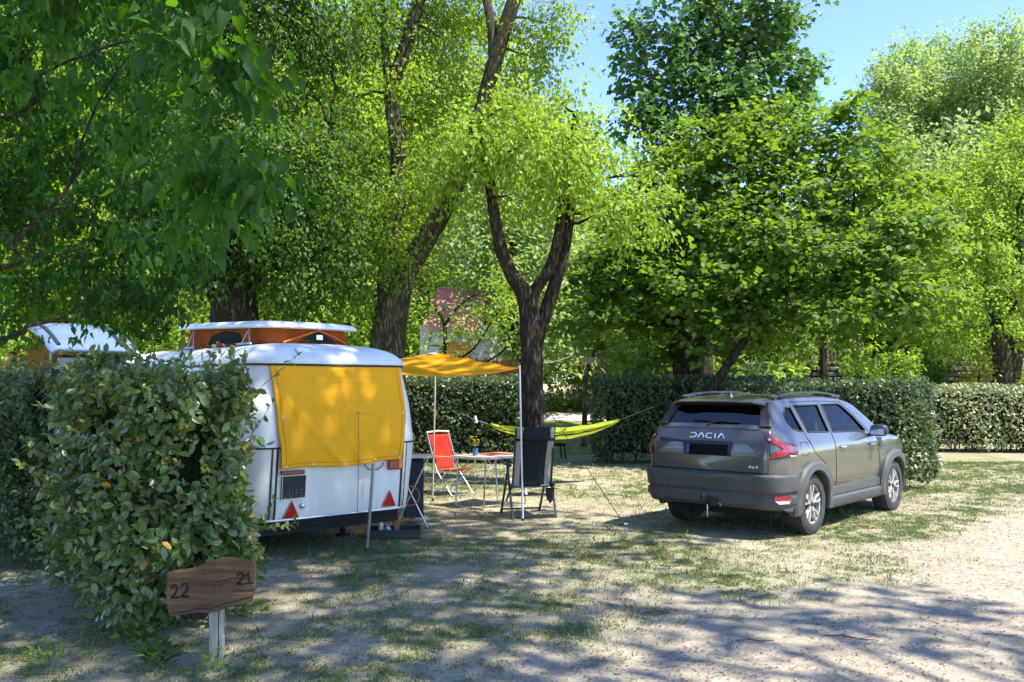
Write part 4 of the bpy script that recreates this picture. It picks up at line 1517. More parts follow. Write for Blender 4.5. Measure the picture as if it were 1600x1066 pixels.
# underbody, its floor box thickened to deepen the dark shadow under the caravan
mb = MB()
mb.box((0, 2.15, .315), (1.66, 3.8, .15))
mb.bar((-.5, 4.1, .34), (0, 5.1, .38), .07)
mb.bar((.5, 4.1, .34), (0, 5.1, .38), .07)
mb.box((0, .22, .34), (1.3, .05, .07))
mb.build('chassis_shade_box', m_dark, car)
for sx in (-1, 1):
    mb = MB()
    x = sx * .86
    mb.lathe([(.18, -.06), (.26, -.085), (.295, -.06), (.30, 0), (.295, .06), (.26, .085), (.18, .06)], (0, 0, 0), 'X', 28)
    w = mb.build('wheel', m_rubber, car, smooth=50)
    w.location = (x, 2.3, .30)
    mb = MB()
    mb.lathe([(.0, .05), (.05, .055), (.09, .03), (.16, .02), (.18, .06)], (0, 0, 0), 'X', 24)
    mb.build('rim', m_steel, w, smooth=40)
    for yv in (1.0, 3.9):
        mb = MB()
        mb.bar((sx * .62, yv, .34), (sx * .62, yv + .05, .03), .045)
        mb.box((sx * .62, yv + .05, .015), (.12, .12, .02))
        mb.build('corner_steady', m_dark, car)
# licence plate, lamps, reflectors
def ry(z):
    return body_y0(z) - .006
mb = MB()
mb.prism([(-.665, .605), (-.405, .605), (-.405, .825), (-.665, .825)], lambda a, b: Vector((a, ry(b) - .012, b)), lambda a, b: Vector((a, ry(b) + .004, b)))
pl = mb.build('number_plate', mat('black_plate', (.006, .006, .006), .5, var=.2), car, bevel=.004)
mb = MB()
f0 = lambda a, b: Vector((a, ry(b) - .0145, b))
f1 = lambda a, b: Vector((a, ry(b) - .011, b))
for (xa, za, xb, zb) in ((-.66, .61, -.41, .61), (-.66, .61, -.66, .82), (-.41, .61, -.41, .82)):
    mb.bar(f0(xa, za), f0(xb, zb), .006, .004)
mb.build('plate_rim', m_alu, pl)


def strokes(mb, segs, ox, oz, w, h, th, fn, gap=0):
    for s in segs:
        for (a, b) in zip(s[:-1], s[1:]):
            pa, pb = fn(ox + a[0] * w, oz + a[1] * h), fn(ox + b[0] * w, oz + b[1] * h)
            mb.tube([pa, pb], th, 5)


U_ = [[(0, 1), (0, .2), (.2, 0), (.7, 0), (.9, .2), (.9, 1)]]
S7 = [[(0, 1), (.9, 1), (.35, 0)]]
S5 = [[(.85, 1), (.1, 1), (.05, .55), (.6, .6), (.85, .3), (.6, 0), (.05, .05)]]
S2 = [[(.02, .75), (.2, 1), (.6, 1), (.8, .75), (.7, .5), (.0, .02), (.95, .04)]]
S1 = [[(.1, .75), (.45, 1), (.45, 0)], [(.05, .0), (.9, .03)]]
mb = MB()
xx = -.640
for g in (U_, U_, S7, S5):
    strokes(mb, g, xx, .628, .040, .062, .0042, lambda a, b: Vector((a, ry(b) - .0145, b)))
    xx += .056
mb.build('plate_lettering', mat('faded_plate_grey', (.12, .12, .11), .6, var=.2), pl)
mb = MB()
mb.box((-.56, ry(.86) - .02, .862), (.24, .05, .04))
mb.build('tail_light', mat('dark_red_lens', (.16, .006, .008), .25, var=.2, coat=.5), car, bevel=.008)
mb = MB()
mb.box((.59, ry(.87) - .02, .875), (.115, .05, .10))
tl = mb.build('tail_light', mat('brake_lens', (.22, .012, .008), .2, var=.3, scale=120, coat=.6), car, bevel=.01)
mb = MB()
mb.box((.68, ry(.87) - .014, .875), (.062, .05, .10))
mb.build('amber_lens', m_amber, tl, bevel=.01)
mb = MB()
mb.box((.635, ry(.87) - .002, .875), (.17, .03, .115))
mb.build('lamp_base', m_blackp, tl, bevel=.004)
for (cx, cz) in ((-.545, .505), (.575, .52)):
    mb = MB()
    mb.prism([(cx - .088, cz - .085), (cx + .088, cz - .085), (cx, cz + .085)], lambda a, b: Vector((a, ry(b) - .016, b)), lambda a, b: Vector((a, ry(b) + .002, b)))
    mb.build('triangular_reflector', m_red, car, bevel=.006)
mb = MB()
mb.lathe([(0, -.03), (.012, -.03), (.026, -.02), (.03, 0)], (-.43, ry(.5), .53), 'Y', 20)
mb.build('socket_cap', m_alu, car, smooth=50)
mb = MB()
mb.tube([Vector((.36 + .11 * math.cos(a), ry(.86) - .02, .90 + .07 * math.sin(a))) for a in np.linspace(PI, 2 * PI, 12)], .005, 6)
mb.lathe([(0, -.02), (.012, -.02), (.012, 0)], (.36, ry(.86), .86), 'Y', 12)
mb.build('grab_wire', m_blackp, car, smooth=50)
# awning rail and side bits on the right side
mb = MB()
mb.tube([Vector((interp(z, HX) + .012, .45, z)) for z in (.5, .8, 1.1)], .008, 6)
mb.build('side_seal', m_rubber, car)
# pop top
def lid_z(y):
    return 2.285 + (y - .6) * .035
lr = []
for dz, ins in [(0, .0), (.012, -.012), (.035, -.010), (.055, .01), (.068, .05), (.076, .14), (.080, .3)]:
    ring = cring(.605 - ins, .70 + ins, 2.85 - ins, .12, 0)
    lr.append([Vector((p.x, p.y, lid_z(p.y) + dz + .012 * (1 - (p.x / .65) ** 2))) for p in ring])
rings_mesh(lr).build('pop_up_lid', m_roofw, car, smooth=50)
tr = []
for k, ins in [(0, .10), (.33, .075), (.66, .085), (1, .10)]:
    ring = cring(.605 - ins, .70 + ins, 2.85 - ins, .08, 0)
    tr.append([Vector((p.x, p.y, 2.135 + (lid_z(p.y) + .01 - 2.135) * k)) for p in ring])
tent = rings_mesh(tr).build('tent_wall', m_orange, car, smooth=60)
zt = 2.14
mb = MB()
mb.prism([(-.10, .016), (.36, .016), (.20, .085), (.13, .11), (.06, .085)], lambda a, b: Vector((a, .755, zt + b * 1.25)), lambda a, b: Vector((a, .79, zt + b * 1.25)))
m_mesh = mat('dark_window_mesh', (.012, .018, .014), .9, spec=.1)
wn_ = mb.build('tent_window', m_mesh, tent)
mb = MB()
mb.tube([Vector((-.28, .764, zt + .012)), Vector((-.04, .76, zt + .095)), Vector((.13, .756, zt + .150)), Vector((.30, .76, zt + .095)), Vector((.48, .764, zt + .012))], .011, 6)
mb.build('window_flap', mat('orange_red_piping', (.66, .12, .02), .8), tent, smooth=60)
mb = MB()
mb.box((.14, .752, zt + .075), (.075, .004, .05))
mb.build('care_label', m_alu, wn_)
mb = MB()
mb.prism([(1.2, .02), (2.1, .02), (2.0, .12), (1.65, .16), (1.3, .12)], lambda a, b: Vector((-.536, a, zt + b)), lambda a, b: Vector((-.50, a, zt + b)))
mb.build('tent_window', m_mesh, tent)
for y in (.98, 2.45):
    mb = MB()
    zl = lid_z(y)
    mb.tube([(-.60, y - .10, 2.135), (-.56, y, zl - .01), (-.60, y + .10, 2.135)], .008, 6)
    mb.tube([(-.62, y - .17, 2.132), (-.62, y + .17, 2.132)], .012, 6)
    mb.build('lid_strut', m_steel, car)
mb = MB()
mb.lathe([(0, -.025), (.02, -.02), (.03, 0), (.02, .02), (0, .025)], (-.64, 1.55, 2.16), 'Z', 14)
mb.build('roof_vent_knob', m_red, car, smooth=60)

# ------------------------------------------------------------------ yellow privacy sheet on the rear
def yellow_sheet():
    nx, nz = 90, 70
    t = MB()
    vs, fs = [], []
    for j in range(nz + 1):
        v = j / nz
        for i in range(nx + 1):
            u = i / nx
            xl = -.755 + .058 * v
            xr = .745 - .10 * max(0, v - .55) * 1.6
            x = xl + (xr - xl) * u
            zb = .895 + .02 * u + .012 * math.sin(u * 9)
            z = 1.895 + (zb - 1.895) * v
            # taut folds running from the top corners and from the tie point
            w = 0
            dx, dz = x - .10, z - 1.42
            r = math.hypot(dx, dz)
            a = math.atan2(dz, dx)
            w += .005 * math.exp(-r * 4.0) * math.sin(a * 9 + 1) * min(1, r * 9)
            w += .012 * math.sin((x * 1.7 - z * 1.3) * 7) * v * (1 - v) * 2.4
            w += .016 * math.exp(-((x - .38 - (z - 1.15) * .45) / .07) ** 2) * v
            w += .014 * math.exp(-((x + .30 + (z - 1.2) * .9) / .06) ** 2) * v
            w += .010 * math.exp(-((x - .05 - (z - 1.15) * -.6) / .05) ** 2) * v
            w += .0035 * math.sin(z * 120) * math.exp(-((x - .15) / .35) ** 2) * math.exp(-((v - .13) / .12) ** 2)
            w += .018 * (float(vnoise(x * 3, z * 3, 0.5)) - .5) * v
            y = min(body_y0(z), body_y0(z) + 0) - .032 - .03 * v - w * 1.15
            e = max(0, abs(x) - .62)
            y += e * e * .9 * (1 - v * .6)
            vs.append(Vector((x, y, z)))
    for j in range(nz):
        for i in range(nx):
            a = j * (nx + 1) + i
            fs.append((a, a + 1, a + nx + 2, a + nx + 1))
    t.add(vs, fs)
    o = t.build('privacy_sheet', m_yellow, None, smooth=70)
    o.location = CO
    o.rotation_euler = (0, 0, CA)
    tag(o, 'big yellow canvas sheet hanging over the rear window of the caravan', 'canvas sheet')
    md = o.modifiers.new('s', 'SOLIDIFY')
    md.thickness = .004
    # seams
    sm = MB()
    def at_uv(i, j):
        return vs[j * (nx + 1) + i] + Vector((0, -.006, 0))
    for i in (3, nx - 3):
        sm.tube([at_uv(i, j) for j in range(0, nz + 1, 2)], .0022, 4)
    for j in (nz - 3,):
        sm.tube([at_uv(i, j) for i in range(0, nx + 1, 2)], .0022, 4)
    sm.build('seam', m_seam, o)
    for (i, j) in ((3, nz - 2), (nx - 3, nz - 2), (nx // 2, nz - 2), (3, nz // 2), (nx - 3, nz // 2), (nx // 4, nz - 2), (3 * nx // 4, nz - 2)):
        c_ = at_uv(i, j)
        ey = MB()
        ey.tube([c_ + Vector((.011 * math.cos(a), -.001, .011 * math.sin(a))) for a in np.linspace(0, 2 * PI, 13)[:-1]], .003, 5, closed=True)
        ey.build('eyelet', m_alu, o)
    tr = MB()
    tr.tube([at_uv(i, 0) + Vector((0, .002, .004)) for i in range(0, nx + 1, 2)], .010, 6)
    tr.build('rail_piping', m_rubber, o)
    return at_uv


uvp = yellow_sheet()
p0 = Vector((.12, -.075, 1.42))
mb = MB()
mb.tube([p0, p0 + Vector((.004, -.012, -.35)), p0 + Vector((-.004, -.02, -.6)), p0 + Vector((.002, .0, -1.0))], .0035, 5)
for k in range(4):
    a = k * 1.6
    mb.tube([p0, p0 + Vector((math.cos(a) * .035, 0, math.sin(a) * .02))], .0028, 4)
o = mb.build('tie_cord', mat('rust_cord', (.36, .10, .03), .8))
o.location = CO
o.rotation_euler = (0, 0, CA)
tag(o, 'thin rusty cord hanging down from the middle of the yellow sheet', 'cord')

# aluminium pole leaning on the rear panel
mb = MB()
a, b = cw(.30, -.085, .90), gnd(573, 862)
mb.tube([b, a], .018, 10)
o = mb.build('leaning_pole', m_steel, None, smooth=60)
tag(o, 'bare grey aluminium pole standing against the caravan rear below the yellow sheet', 'pole')
mb = MB()
mb.tube([b + Vector((0, 0, 0)), b + Vector((0, 0, .05))], .023, 10)
f = mb.build('rubber_foot', m_blackp, o)

# ------------------------------------------------------------------ yellow tarp awning with its poles
D_ = Vector((at(812, 575, 11.2)))
C_ = Vector((at(681, 551, 13.1)))
A_ = cw(.93, .12, 1.90)
B_ = cw(.93, 2.9, 1.91)


def tarp():
    n = 36
    vs, fs = [], []
    for j in range(n + 1):
        v = j / n
        for i in range(n + 1):
            u = i / n
            p = (A_ * (1 - u) + D_ * u) * (1 - v) + (B_ * (1 - u) + C_ * u) * v
            p = p.copy()
            # catenary edges and sagging middle
            p.z -= .20 * u * (1 - u) * (1 - v) * 1.9
            p.z -= .16 * u * (1 - u) * v
            p.z += .30 * (u ** 2.2) * (v ** 2.5) * .0
            sx = math.sin(PI * u)
            sy = math.sin(PI * v)
            p.z -= .06 * sx * sy
            mid = (A_ + B_ + C_ + D_) / 4
            k = .10 * (4 * u * (1 - u)) * (abs(2 * v - 1) ** 3)
            p.x += (mid.x - p.x) * k
            p.y += (mid.y - p.y) * k
            k = .12 * (4 * v * (1 - v)) * (u ** 4)
            p.x += (mid.x - p.x) * k
            p.y += (mid.y - p.y) * k
            p.z += .012 * math.sin((u + v * 1.3) * 14) * sx * (1 - abs(v - .3))
            p.z += .010 * math.sin(v * 22 + u * 3) * u
            vs.append(p)
    for j in range(n):
        for i in range(n):
            a = j * (n + 1) + i
            fs.append((a, a + 1, a + n + 2, a + n + 1))
    t = empty('tarp_awning', D_ * 1.0, 0, 'yellow tarp stretched from the caravan roof out to two thin poles', 'awning')
    t.location = (D_.x, D_.y, 0)
    base = Vector((D_.x, D_.y, 0))
    mb = MB()
    mb.add([p - base for p in vs], fs)
    mb.build('tarp', m_yellow2, t, smooth=80)
    mb = MB()
    row = [vs[i] - base for i in range(n + 1)]
    mb.tube(row, .008, 5)
    row = [vs[n * (n + 1) + i] - base for i in range(n + 1)]
    mb.tube(row, .008, 5)
    row = [vs[j * (n + 1) + n] - base for j in range(n + 1)]
    mb.tube(row, .008, 5)
    mb.build('hem', m_yellow2, t)
    # white reinforcement patch over the back pole
    mb = MB()
    q = C_ - base + Vector((-.04, -.10, -.012))
    mb.lathe([(0, .012), (.05, .006), (.085, -.010), (.085, -.016)], q, 'Z', 18)
    mb.build('corner_patch', mat('white_patch', (.8, .78, .70), .7, trans=.2), t, smooth=60)
    g1 = gnd(817, 815)
    mb = MB()
    mb.tube([g1 - base, D_ - base + Vector((0, 0, .03))], .0125, 8)
    pp = mb.build('pole', mat('white_pole', (.72, .72, .70), .35, metal=.3, var=.05), t, smooth=60)
    mb = MB()
    mb.tube([g1 - base, g1 - base + Vector((0, 0, .04))], .018, 8)
    mb.build('rubber_foot', m_blackp, pp)
    g2 = gnd(676, 783)
    mb = MB()
    mb.tube([g2 - base, C_ - base + Vector((0, 0, .02))], .0125, 8)
    pp = mb.build('pole', mat('tan_pole', (.46, .40, .28), .5, metal=.2, var=.1), t, smooth=60)
    mb = MB()
    mb.tube([g2 - base, g2 - base + Vector((0, 0, .04))], .018, 8)
    mb.build('rubber_foot', m_blackp, pp)


tarp()


def rope(name, a, b, r, m, label, sag=0.0, cat='rope'):
    mb = MB()
    a, b = Vector(a), Vector(b)
    L = (b - a).length
    pts = []
    for i in range(15):
        t = i / 14
        p = a.lerp(b, t)
        p.z -= sag * 4 * t * (1 - t)
        pts.append(p - a)
    mb.tube(pts, r, 5)
    o = mb.build(name, m)
    o.location = a
    return tag(o, label, cat)


m_rope_d = mat('dark_guy_rope', (.045, .04, .03), .8)
m_rope_l = mat('pale_rope', (.22, .22, .19), .8)
gp = gnd(979, 832)
r1 = rope('guy_rope', D_ + Vector((0, 0, .02)), gp + Vector((0, 0, .05)), .0045, m_rope_d, 'dark guy rope running from the white awning pole down to a peg in the grass', cat='guy rope')
mb = MB()
mb.tube([gp + Vector((.02, -.02, -.03)), gp + Vector((-.02, .02, .10))], .006, 6)
mb.tube([gp + Vector((-.02, .02, .10)), gp + Vector((.02, .03, .09))], .005, 6)
tag(mb.build('tent_peg', m_steel), 'thin steel peg holding the dark guy rope in the grass', 'tent peg')
rope('guy_rope', C_ + Vector((0, 0, .02)), at(600, 566, 16.2), .004, m_rope_l, 'pale guy rope from the back corner of the yellow tarp to the poplar trunk', cat='guy rope')
rope('washing_line', at(846, 568, 15.85), at(925, 536, 22.9), .007, m_rope_l, 'pale line tied from the forked trunk to the bent sapling behind', .1, cat='line')
# ------------------------------------------------------------------ hammock
m_lime = canvas_mat('lime_nylon', (0.52, 0.60, 0.04), (0.62, 0.72, 0.05), .35)
m_navy = canvas_mat('dark_nylon', (0.03, 0.035, 0.03), (0.03, 0.04, 0.03), .15)
HY = 15.3
HL, HR = at(766, 664, HY), at(967, 657, HY + .35)
ham = empty('hammock', (HL.x, HL.y, 0), 0, 'lime green hammock with dark stripes slung low behind the black chair', 'hammock')


def ham_pt(u, s):
    """u along, s across 0 front rim .. 1 back rim"""
    p = HL.lerp(HR, u)
    sag = .36 * (1 - abs(2 * u - 1.06) ** 2.1) if u < .53 else .36 * (1 - abs(2 * u - 1.06) ** 1.7 / .91)
    sag = max(0, .36 * math.sin(PI * min(1, u * 1.0)) ** .85)
    wid = .33 * math.sin(PI * u) ** .75 + .012
    a = (s - .5) * PI * .92
    y = math.sin(a) * wid
    z = -math.cos(a) * wid * .80
    return Vector((p.x, p.y + y, p.z - sag * .30 + z * .80 + (.03 if s > .5 else 0)))


for nm, s0, s1, m in (('fabric_panel', 0.0, .09, m_lime), ('dark_stripe', .09, .14, m_navy), ('fabric_panel', .14, .27, m_lime), ('dark_panel', .27, .73, m_navy), ('fabric_panel', .73, 1.0, m_lime)):
    mb = MB()
    nu, ns = 40, 8
    vs, fs = [], []
    for i in range(nu + 1):
        for j in range(ns + 1):
            q = ham_pt(i / nu, s0 + (s1 - s0) * j / ns)
            q.z += .006 * math.sin(i * .9 + j)
            vs.append(q - Vector((HL.x, HL.y, 0)))
    for i in range(nu):
        for j in range(ns):
            a = i * (ns + 1) + j
            fs.append((a, a + 1, a + ns + 2, a + ns + 1))
    mb.add(vs, fs)
    mb.build(nm, m, ham, smooth=80)
base = Vector((HL.x, HL.y, 0))
mb = MB()
mb.tube([HL - base, at(745, 657, 15.4) - base], .006, 5)
mb.tube([at(745, 657, 15.4) - base, at(690, 634, 16.0) - base, at(628, 612, 16.3) - base], .0045, 5)
mb.build('suspension_rope', m_rope_l, ham)
mb = MB()
mb.tube([at(745, 661, 15.4) - base, at(742, 650, 15.4) - base], .022, 8)
mb.build('rope_buckle', m_white, ham)
mb = MB()
mb.tube([HR - base, at(1010, 640, 17.5) - base, at(1062, 622, 19.9) - base], .004, 5)
mb.build('suspension_rope', m_rope_d, ham)

# low stool under the hammock
g = gnd(870, 716)
st_ = empty('low_stool', g, .3, 'small dark stool standing on the grass under the hammock', 'stool')
mb = MB()
for sx in (-1, 1):
    for sy in (-1, 1):
        l = MB()
        l.bar((sx * .14, sy * .12, .30), (sx * .17, sy * .15, 0), .03)
        l.build('leg', m_blackp, st_)
mb.box((0, 0, .31), (.36, .30, .03))
mb.box((0, 0, .335), (.34, .28, .02))
mb.build('seat', m_black, st_, bevel=.01)

# ------------------------------------------------------------------ folding table
TX, TY = -.30, 12.74
tb = empty('folding_table', (TX, TY, 0), R(44), 'light folding camping table with thin metal legs between the two chairs', 'table')
mb = MB()
mb.box((0, 0, .705), (.90, .62, .022))
mb.build('tabletop', mat('beige_laminate', (.50, .44, .33), .5, var=.1, scale=4, coat=.1), tb, bevel=.006)
mb = MB()
for sy in (-1, 1):
    mb.box((0, sy * .313, .70), (.946, .014, .034))
for sx in (-1, 1):
    mb.box((sx * .455, 0, .70), (.014, .64, .034))
mb.build('edge_trim', m_alu, tb, bevel=.004)
for sx in (-1, 1):
    mb = MB()
    mb.tube([(sx * .36, -.29, .69), (sx * .40, -.29, .03), (sx * .40, -.27, .012), (sx * .40, .27, .012), (sx * .40, .29, .03), (sx * .36, .29, .69)], .0115, 8)
    mb.build('leg', m_steel, tb, smooth=60)
    mb = MB()
    mb.tube([(sx * .37, -.27, .45), (sx * .12, -.27, .69)], .006, 6)
    mb.tube([(sx * .37, .27, .45), (sx * .12, .27, .69)], .006, 6)
    mb.build('brace', m_steel, tb)


def tw(x, y, z):
    return Matrix.Translation((TX, TY, 0)) @ Matrix.Rotation(R(44), 4, 'Z') @ Vector((x, y, z))


mb = MB()
mb.box((0, 0, 0), (.46, .34, .004))
o = mb.build('place_mat', mat('red_placemat', (.62, .10, .05), .7, var=.15, scale=30), None)
o.location = tw(.12, .08, .7185)
o.rotation_euler = (0, 0, R(44))
tag(o, 'flat orange-red mat lying on the folding table', 'place mat')
vp = tw(-.23, .07, .7165)
va = empty('flower_vase', vp, 0, 'small blue vase of yellow flowers standing on the folding table', 'vase')
mb = MB()
mb.lathe([(0, 0), (.036, 0), (.042, .03), (.036, .07), (.040, .10), (.036, .10), (.03, .07), (.03, .01)], n=20)
mb.build('pot', mat('blue_glaze', (.05, .12, .30), .3, var=.15, coat=.5), va, smooth=50)
mb = MB()
fl = MB()
for k in range(16):
    a, r = rnd.uniform(0, 6.28), rnd.uniform(.02, .085)
    e = Vector((math.cos(a) * r, math.sin(a) * r, rnd.uniform(.14, .26)))
    mb.tube([(0, 0, .08), e * .6 + Vector((0, 0, .05)), e], .002, 4)
    for j in range(7):
        b = j * .9
        fl.add([e, e + Vector((math.cos(b) * .017, math.sin(b) * .017, .008)), e + Vector((math.cos(b + .5) * .017, math.sin(b + .5) * .017, .008))], [(0, 1, 2)])
    if k % 2:
        for j in range(2):
            q = e * rnd.uniform(.4, .8) + Vector((0, 0, .03))
            b = rnd.uniform(0, 6.28)
            fl.add([q, q + Vector((math.cos(b) * .03, math.sin(b) * .03, .02)), q + Vector((math.cos(b + .4) * .03, math.sin(b + .4) * .03, .0))], [(0, 1, 2)], 1)
mb.build('stems', mat('green_stem', (.05, .10, .02), .7), va)
fl.build('blossoms', [mat('yellow_petal', (.75, .52, .02), .7), mat('green_leaf', (.06, .14, .03), .7)], va)
# red clothing-like cloth on the far side
# ------------------------------------------------------------------ orange-red folding chair
m_rc = canvas_mat('orange_red_canvas', (0.62, 0.022, 0.008), (.7, .04, .01), .15)
m_wood = mat('beech_arm', (.42, .32, .19), .5, var=.15, scale=6, stretch=(1, 8, 8))
RC = gnd(707, 773)
rc = empty('folding_chair', RC + Vector((0, 0, 0)), R(-42), 'orange-red canvas folding chair with a pale tube frame left of the table', 'folding chair')
# local x = facing direction, y = left
mb = MB()
vs, fs = [], []
for i in range(13):
    t = i / 12
    for j in range(9):
        s = (j / 8 - .5)
        x = -.14 - .20 * t
        z = .42 + .56 * t
        w = .46 - .10 * (1 - t)
        x2 = x - .05 * (1 - 4 * s * s) * math.sin(PI * min(1, t * 1.1)) + .012 * math.sin(t * 9 + s * 8) * (1 - t)
        vs.append((x2, s * w, z))
for i in range(12):
    for j in range(8):
        a = i * 9 + j
        fs.append((a, a + 1, a + 10, a + 9))
mb.add(vs, fs)
bo = mb.build('backrest', m_rc, rc, smooth=80)
bo.modifiers.new('s', 'SOLIDIFY').thickness = .006
mb = MB()
vs, fs = [], []
for i in range(11):
    t = i / 10
    for j in range(9):
        s = (j / 8 - .5)
        vs.append((-.17 + .44 * t, s * .44, .40 + .05 * t - .04 * (1 - 4 * s * s) * math.sin(PI * t)))
for i in range(10):
    for j in range(8):
        a = i * 9 + j
        fs.append((a, a + 1, a + 10, a + 9))
mb.add(vs, fs)
so_ = mb.build('seat', m_rc, rc, smooth=80)
so_.modifiers.new('s', 'SOLIDIFY').thickness = .008
for sy in (-1, 1):
    y = sy * .245
    mb = MB()
    mb.tube([(-.36, y, 1.02), (-.24, y, .70), (-.12, y, .40), (.05, y, .22), (.24, y, .015)], .011, 8)
    mb.build('back_post', m_steel, rc, smooth=60)
    mb = MB()
    mb.tube([(.28, y * .96, .46), (.10, y * .96, .38), (-.10, y * .96, .22), (-.34, y * .96, .015)], .011, 8)
    mb.tube([(.29, y, .455), (.27, y, .62)], .010, 8)
    mb.build('leg', m_steel, rc, smooth=60)
    mb = MB()
    mb.box((.04, y * 1.03, .635), (.50, .045, .022))
    mb.build('armrest', m_wood, rc, bevel=.006)
mb = MB()
mb.tube([(-.34, -.235, .015), (-.34, .235, .015)], .010, 8)
mb.tube([(.24, -.245, .015), (.24, .245, .015)], .010, 8)
mb.build('foot_bar', m_steel, rc, smooth=60)
mb = MB()
mb.tube([(-.36, -.26, 1.02), (-.375, 0, 1.035), (-.36, .26, 1.02)], .017, 8)
mb.build('top_rail', mat('pale_fabric_rail', (.50, .46, .36), .7), rc, smooth=60)

rc.scale = (.94, .94, .94)
# ------------------------------------------------------------------ black reclining chair
m_cream = mat('grey_beige_fabric', (.34, .31, .255), .85, var=.12, scale=50, spec=.2)
m_bf = mat('black_powder_coat', (.018, .02, .022), .4, var=.1)
BA = math.atan2(.79, -.20)        # facing away from the camera
BC = Vector((.20, 11.78, 0))
bc = empty('reclining_chair', BC, BA - PI / 2, 'high-backed black folding chair with beige side strips, seen from behind', 'folding chair')
# local y = facing direction, x = right


def pad(x0, x1, n, fn):
    mb = MB()
    vs, fs = [], []
    m = 6
    for i in range(n + 1):
        for j in range(m + 1):
            vs.append(fn(x0 + (x1 - x0) * j / m, i / n))
    for i in range(n):
        for j in range(m):
            a = i * (m + 1) + j
            fs.append((a, a + 1, a + m + 2, a + m + 1))
    mb.add(vs, fs)
    return mb


def backf(x, t):
    z = .40 + .745 * t
    y = -.20 - .20 * t + .03 * math.sin(t * 5)
    return Vector((x, y - .03 * (1 - (x / .25) ** 2) * .8, z))


o = pad(-.165, .165, 24, backf).build('backrest', m_black, bc, smooth=60)
o.modifiers.new('s', 'SOLIDIFY').thickness = .03
for s in (-1, 1):
    q = pad(s * .165, s * .245, 24, backf).build('side_strip', m_cream, o, smooth=60)
    q.modifiers.new('s', 'SOLIDIFY').thickness = .034
    mb = MB()
    q0, q1 = backf(s * .25, .82), backf(s * .17, .82)
    mb.box((q0 + q1) / 2 + Vector((0, -.02, 0)), (.09, .02, .03))
    mb.build('strap', m_black, o)
mb = MB()
mb.box((0, backf(0, .93).y - .045, backf(0, .93).z), (.34, .035, .16))
mb.build('head_pillow', m_black, o, bevel=.015)
o = pad(-.245, .245, 12, lambda x, t: Vector((x, -.22 + .50 * t, .42 + .05 * t - .02 * math.sin(PI * t)))).build('seat', m_cream, bc, smooth=60)
o.modifiers.new('s', 'SOLIDIFY').thickness = .03
for s in (-1, 1):
    x = s * .285
    mb = MB()
    mb.bar((x, -.36, .0), (x, -.06, .66), .024, .036)
    mb.build('leg', m_bf, bc, bevel=.004)
    mb = MB()
    mb.bar((x * .93, .36, .0), (x * .93, -.04, .655), .024, .036)
    mb.tube([(x * .93, .35, .0), (x * .93, .345, .05)], .02, 8)
    mb.build('leg', m_bf, bc, bevel=.004)
    mb = MB()
    mb.bar((x * .97, -.28, .42), (x * .97, .30, .46), .022, .03)
    mb.bar((x * .97, -.26, .42), (x * .97, .03, .20), .016, .03)
    mb.bar((s * .255, -.21, .40), (s * .255, -.40, 1.16), .02, .026)
    mb.build('side_frame', m_bf, bc, bevel=.004)
    mb = MB()
    mb.box((x * 1.03, .03, .685), (.05, .46, .028), rot=Matrix.Rotation(R(4), 3, 'X'))
    mb.box((x * 1.03, -.17, .675), (.06, .10, .034), rot=Matrix.Rotation(R(4), 3, 'X'))
    mb.build('armrest', m_blackp, bc, bevel=.01)
for (xa, ya, za, wa, ha) in ((.285, -.345, .04, .022, .045), (.27, -.26, .30, .018, .022), (.27, -.22, .40, .018, .022), (.26, .34, .05, .018, .022)):
    mb = MB()
    mb.bar((-xa, ya, za), (xa, ya, za), wa, ha)
    mb.build('crossbar', m_bf, bc, bevel=.004)
mb = MB()
q = Vector((.17, -.285, .39))
mb.add([q, q + Vector((.12, 0, -.005)), q + Vector((.085, -.02, -.16)), q + Vector((.05, -.02, -.20)), q + Vector((.0, -.01, -.10)),
        q + Vector((0, .02, 0)), q + Vector((.12, .02, 0)), q + Vector((.085, .01, -.16)), q + Vector((.05, .01, -.20)), q + Vector((.0, .01, -.10))],
       [(0, 1, 2, 3, 4), (9, 8, 7, 6, 5), (0, 5, 6, 1), (1, 6, 7, 2), (2, 7, 8, 3), (3, 8, 9, 4), (4, 9, 5, 0)])
mb.build('side_pouch', m_black, bc)

# second folding chair mostly behind the black one: only its low legs and a bit of red show
g = gnd(838, 778)
fc = empty('low_folding_stool', g + Vector((0, .35, 0)), R(20), 'thin-legged grey folding footrest just behind the black chair', 'footrest')
for s in (-1, 1):
    mb = MB()
    mb.tube([(s * .20, -.16, 0), (s * .20, .16, .34)], .009, 6)
    mb.tube([(s * .18, .16, 0), (s * .18, -.16, .34)], .009, 6)
    mb.build('leg', m_steel, fc)
mb = MB()
mb.box((0, 0, .35), (.44, .36, .03))
mb.build('seat', m_rc, fc, bevel=.01)

# ------------------------------------------------------------------ kitchen stand beside the caravan
KA = gnd(613, 826)
KB = gnd(664, 822)
kc = (KA + KB) / 2 + Vector((.02, .10, 0))
ks = empty('camping_cupboard', kc, R(8), 'black fabric camping cupboard with a pale top and crossed tube legs beside the caravan', 'camping cupboard')
mb = MB()
mb.box((.04, .12, .83), (.42, .42, .022))
mb.build('top', mat('pale_grey_top', (.52, .53, .52), .5), ks, bevel=.005)
mb = MB()
mb.box((.03, .20, .44), (.24, .30, .70))
mb.build('fabric_body', mat('dark_blue_grey_fabric', (.018, .026, .034), .85, var=.2, scale=20), ks, bevel=.015)
for y in (-.14, .36):
    mb = MB()
    mb.tube([(-.20, y, .0), (.19, y, .82)], .010, 8)
    mb.build('leg', m_steel, ks, smooth=60)
    mb = MB()
    mb.tube([(.19, y - .022, .0), (-.04, y - .022, .46), (-.20, y - .022, .82)], .010, 8)
    mb.build('leg', m_steel, ks, smooth=60)
mb = MB()
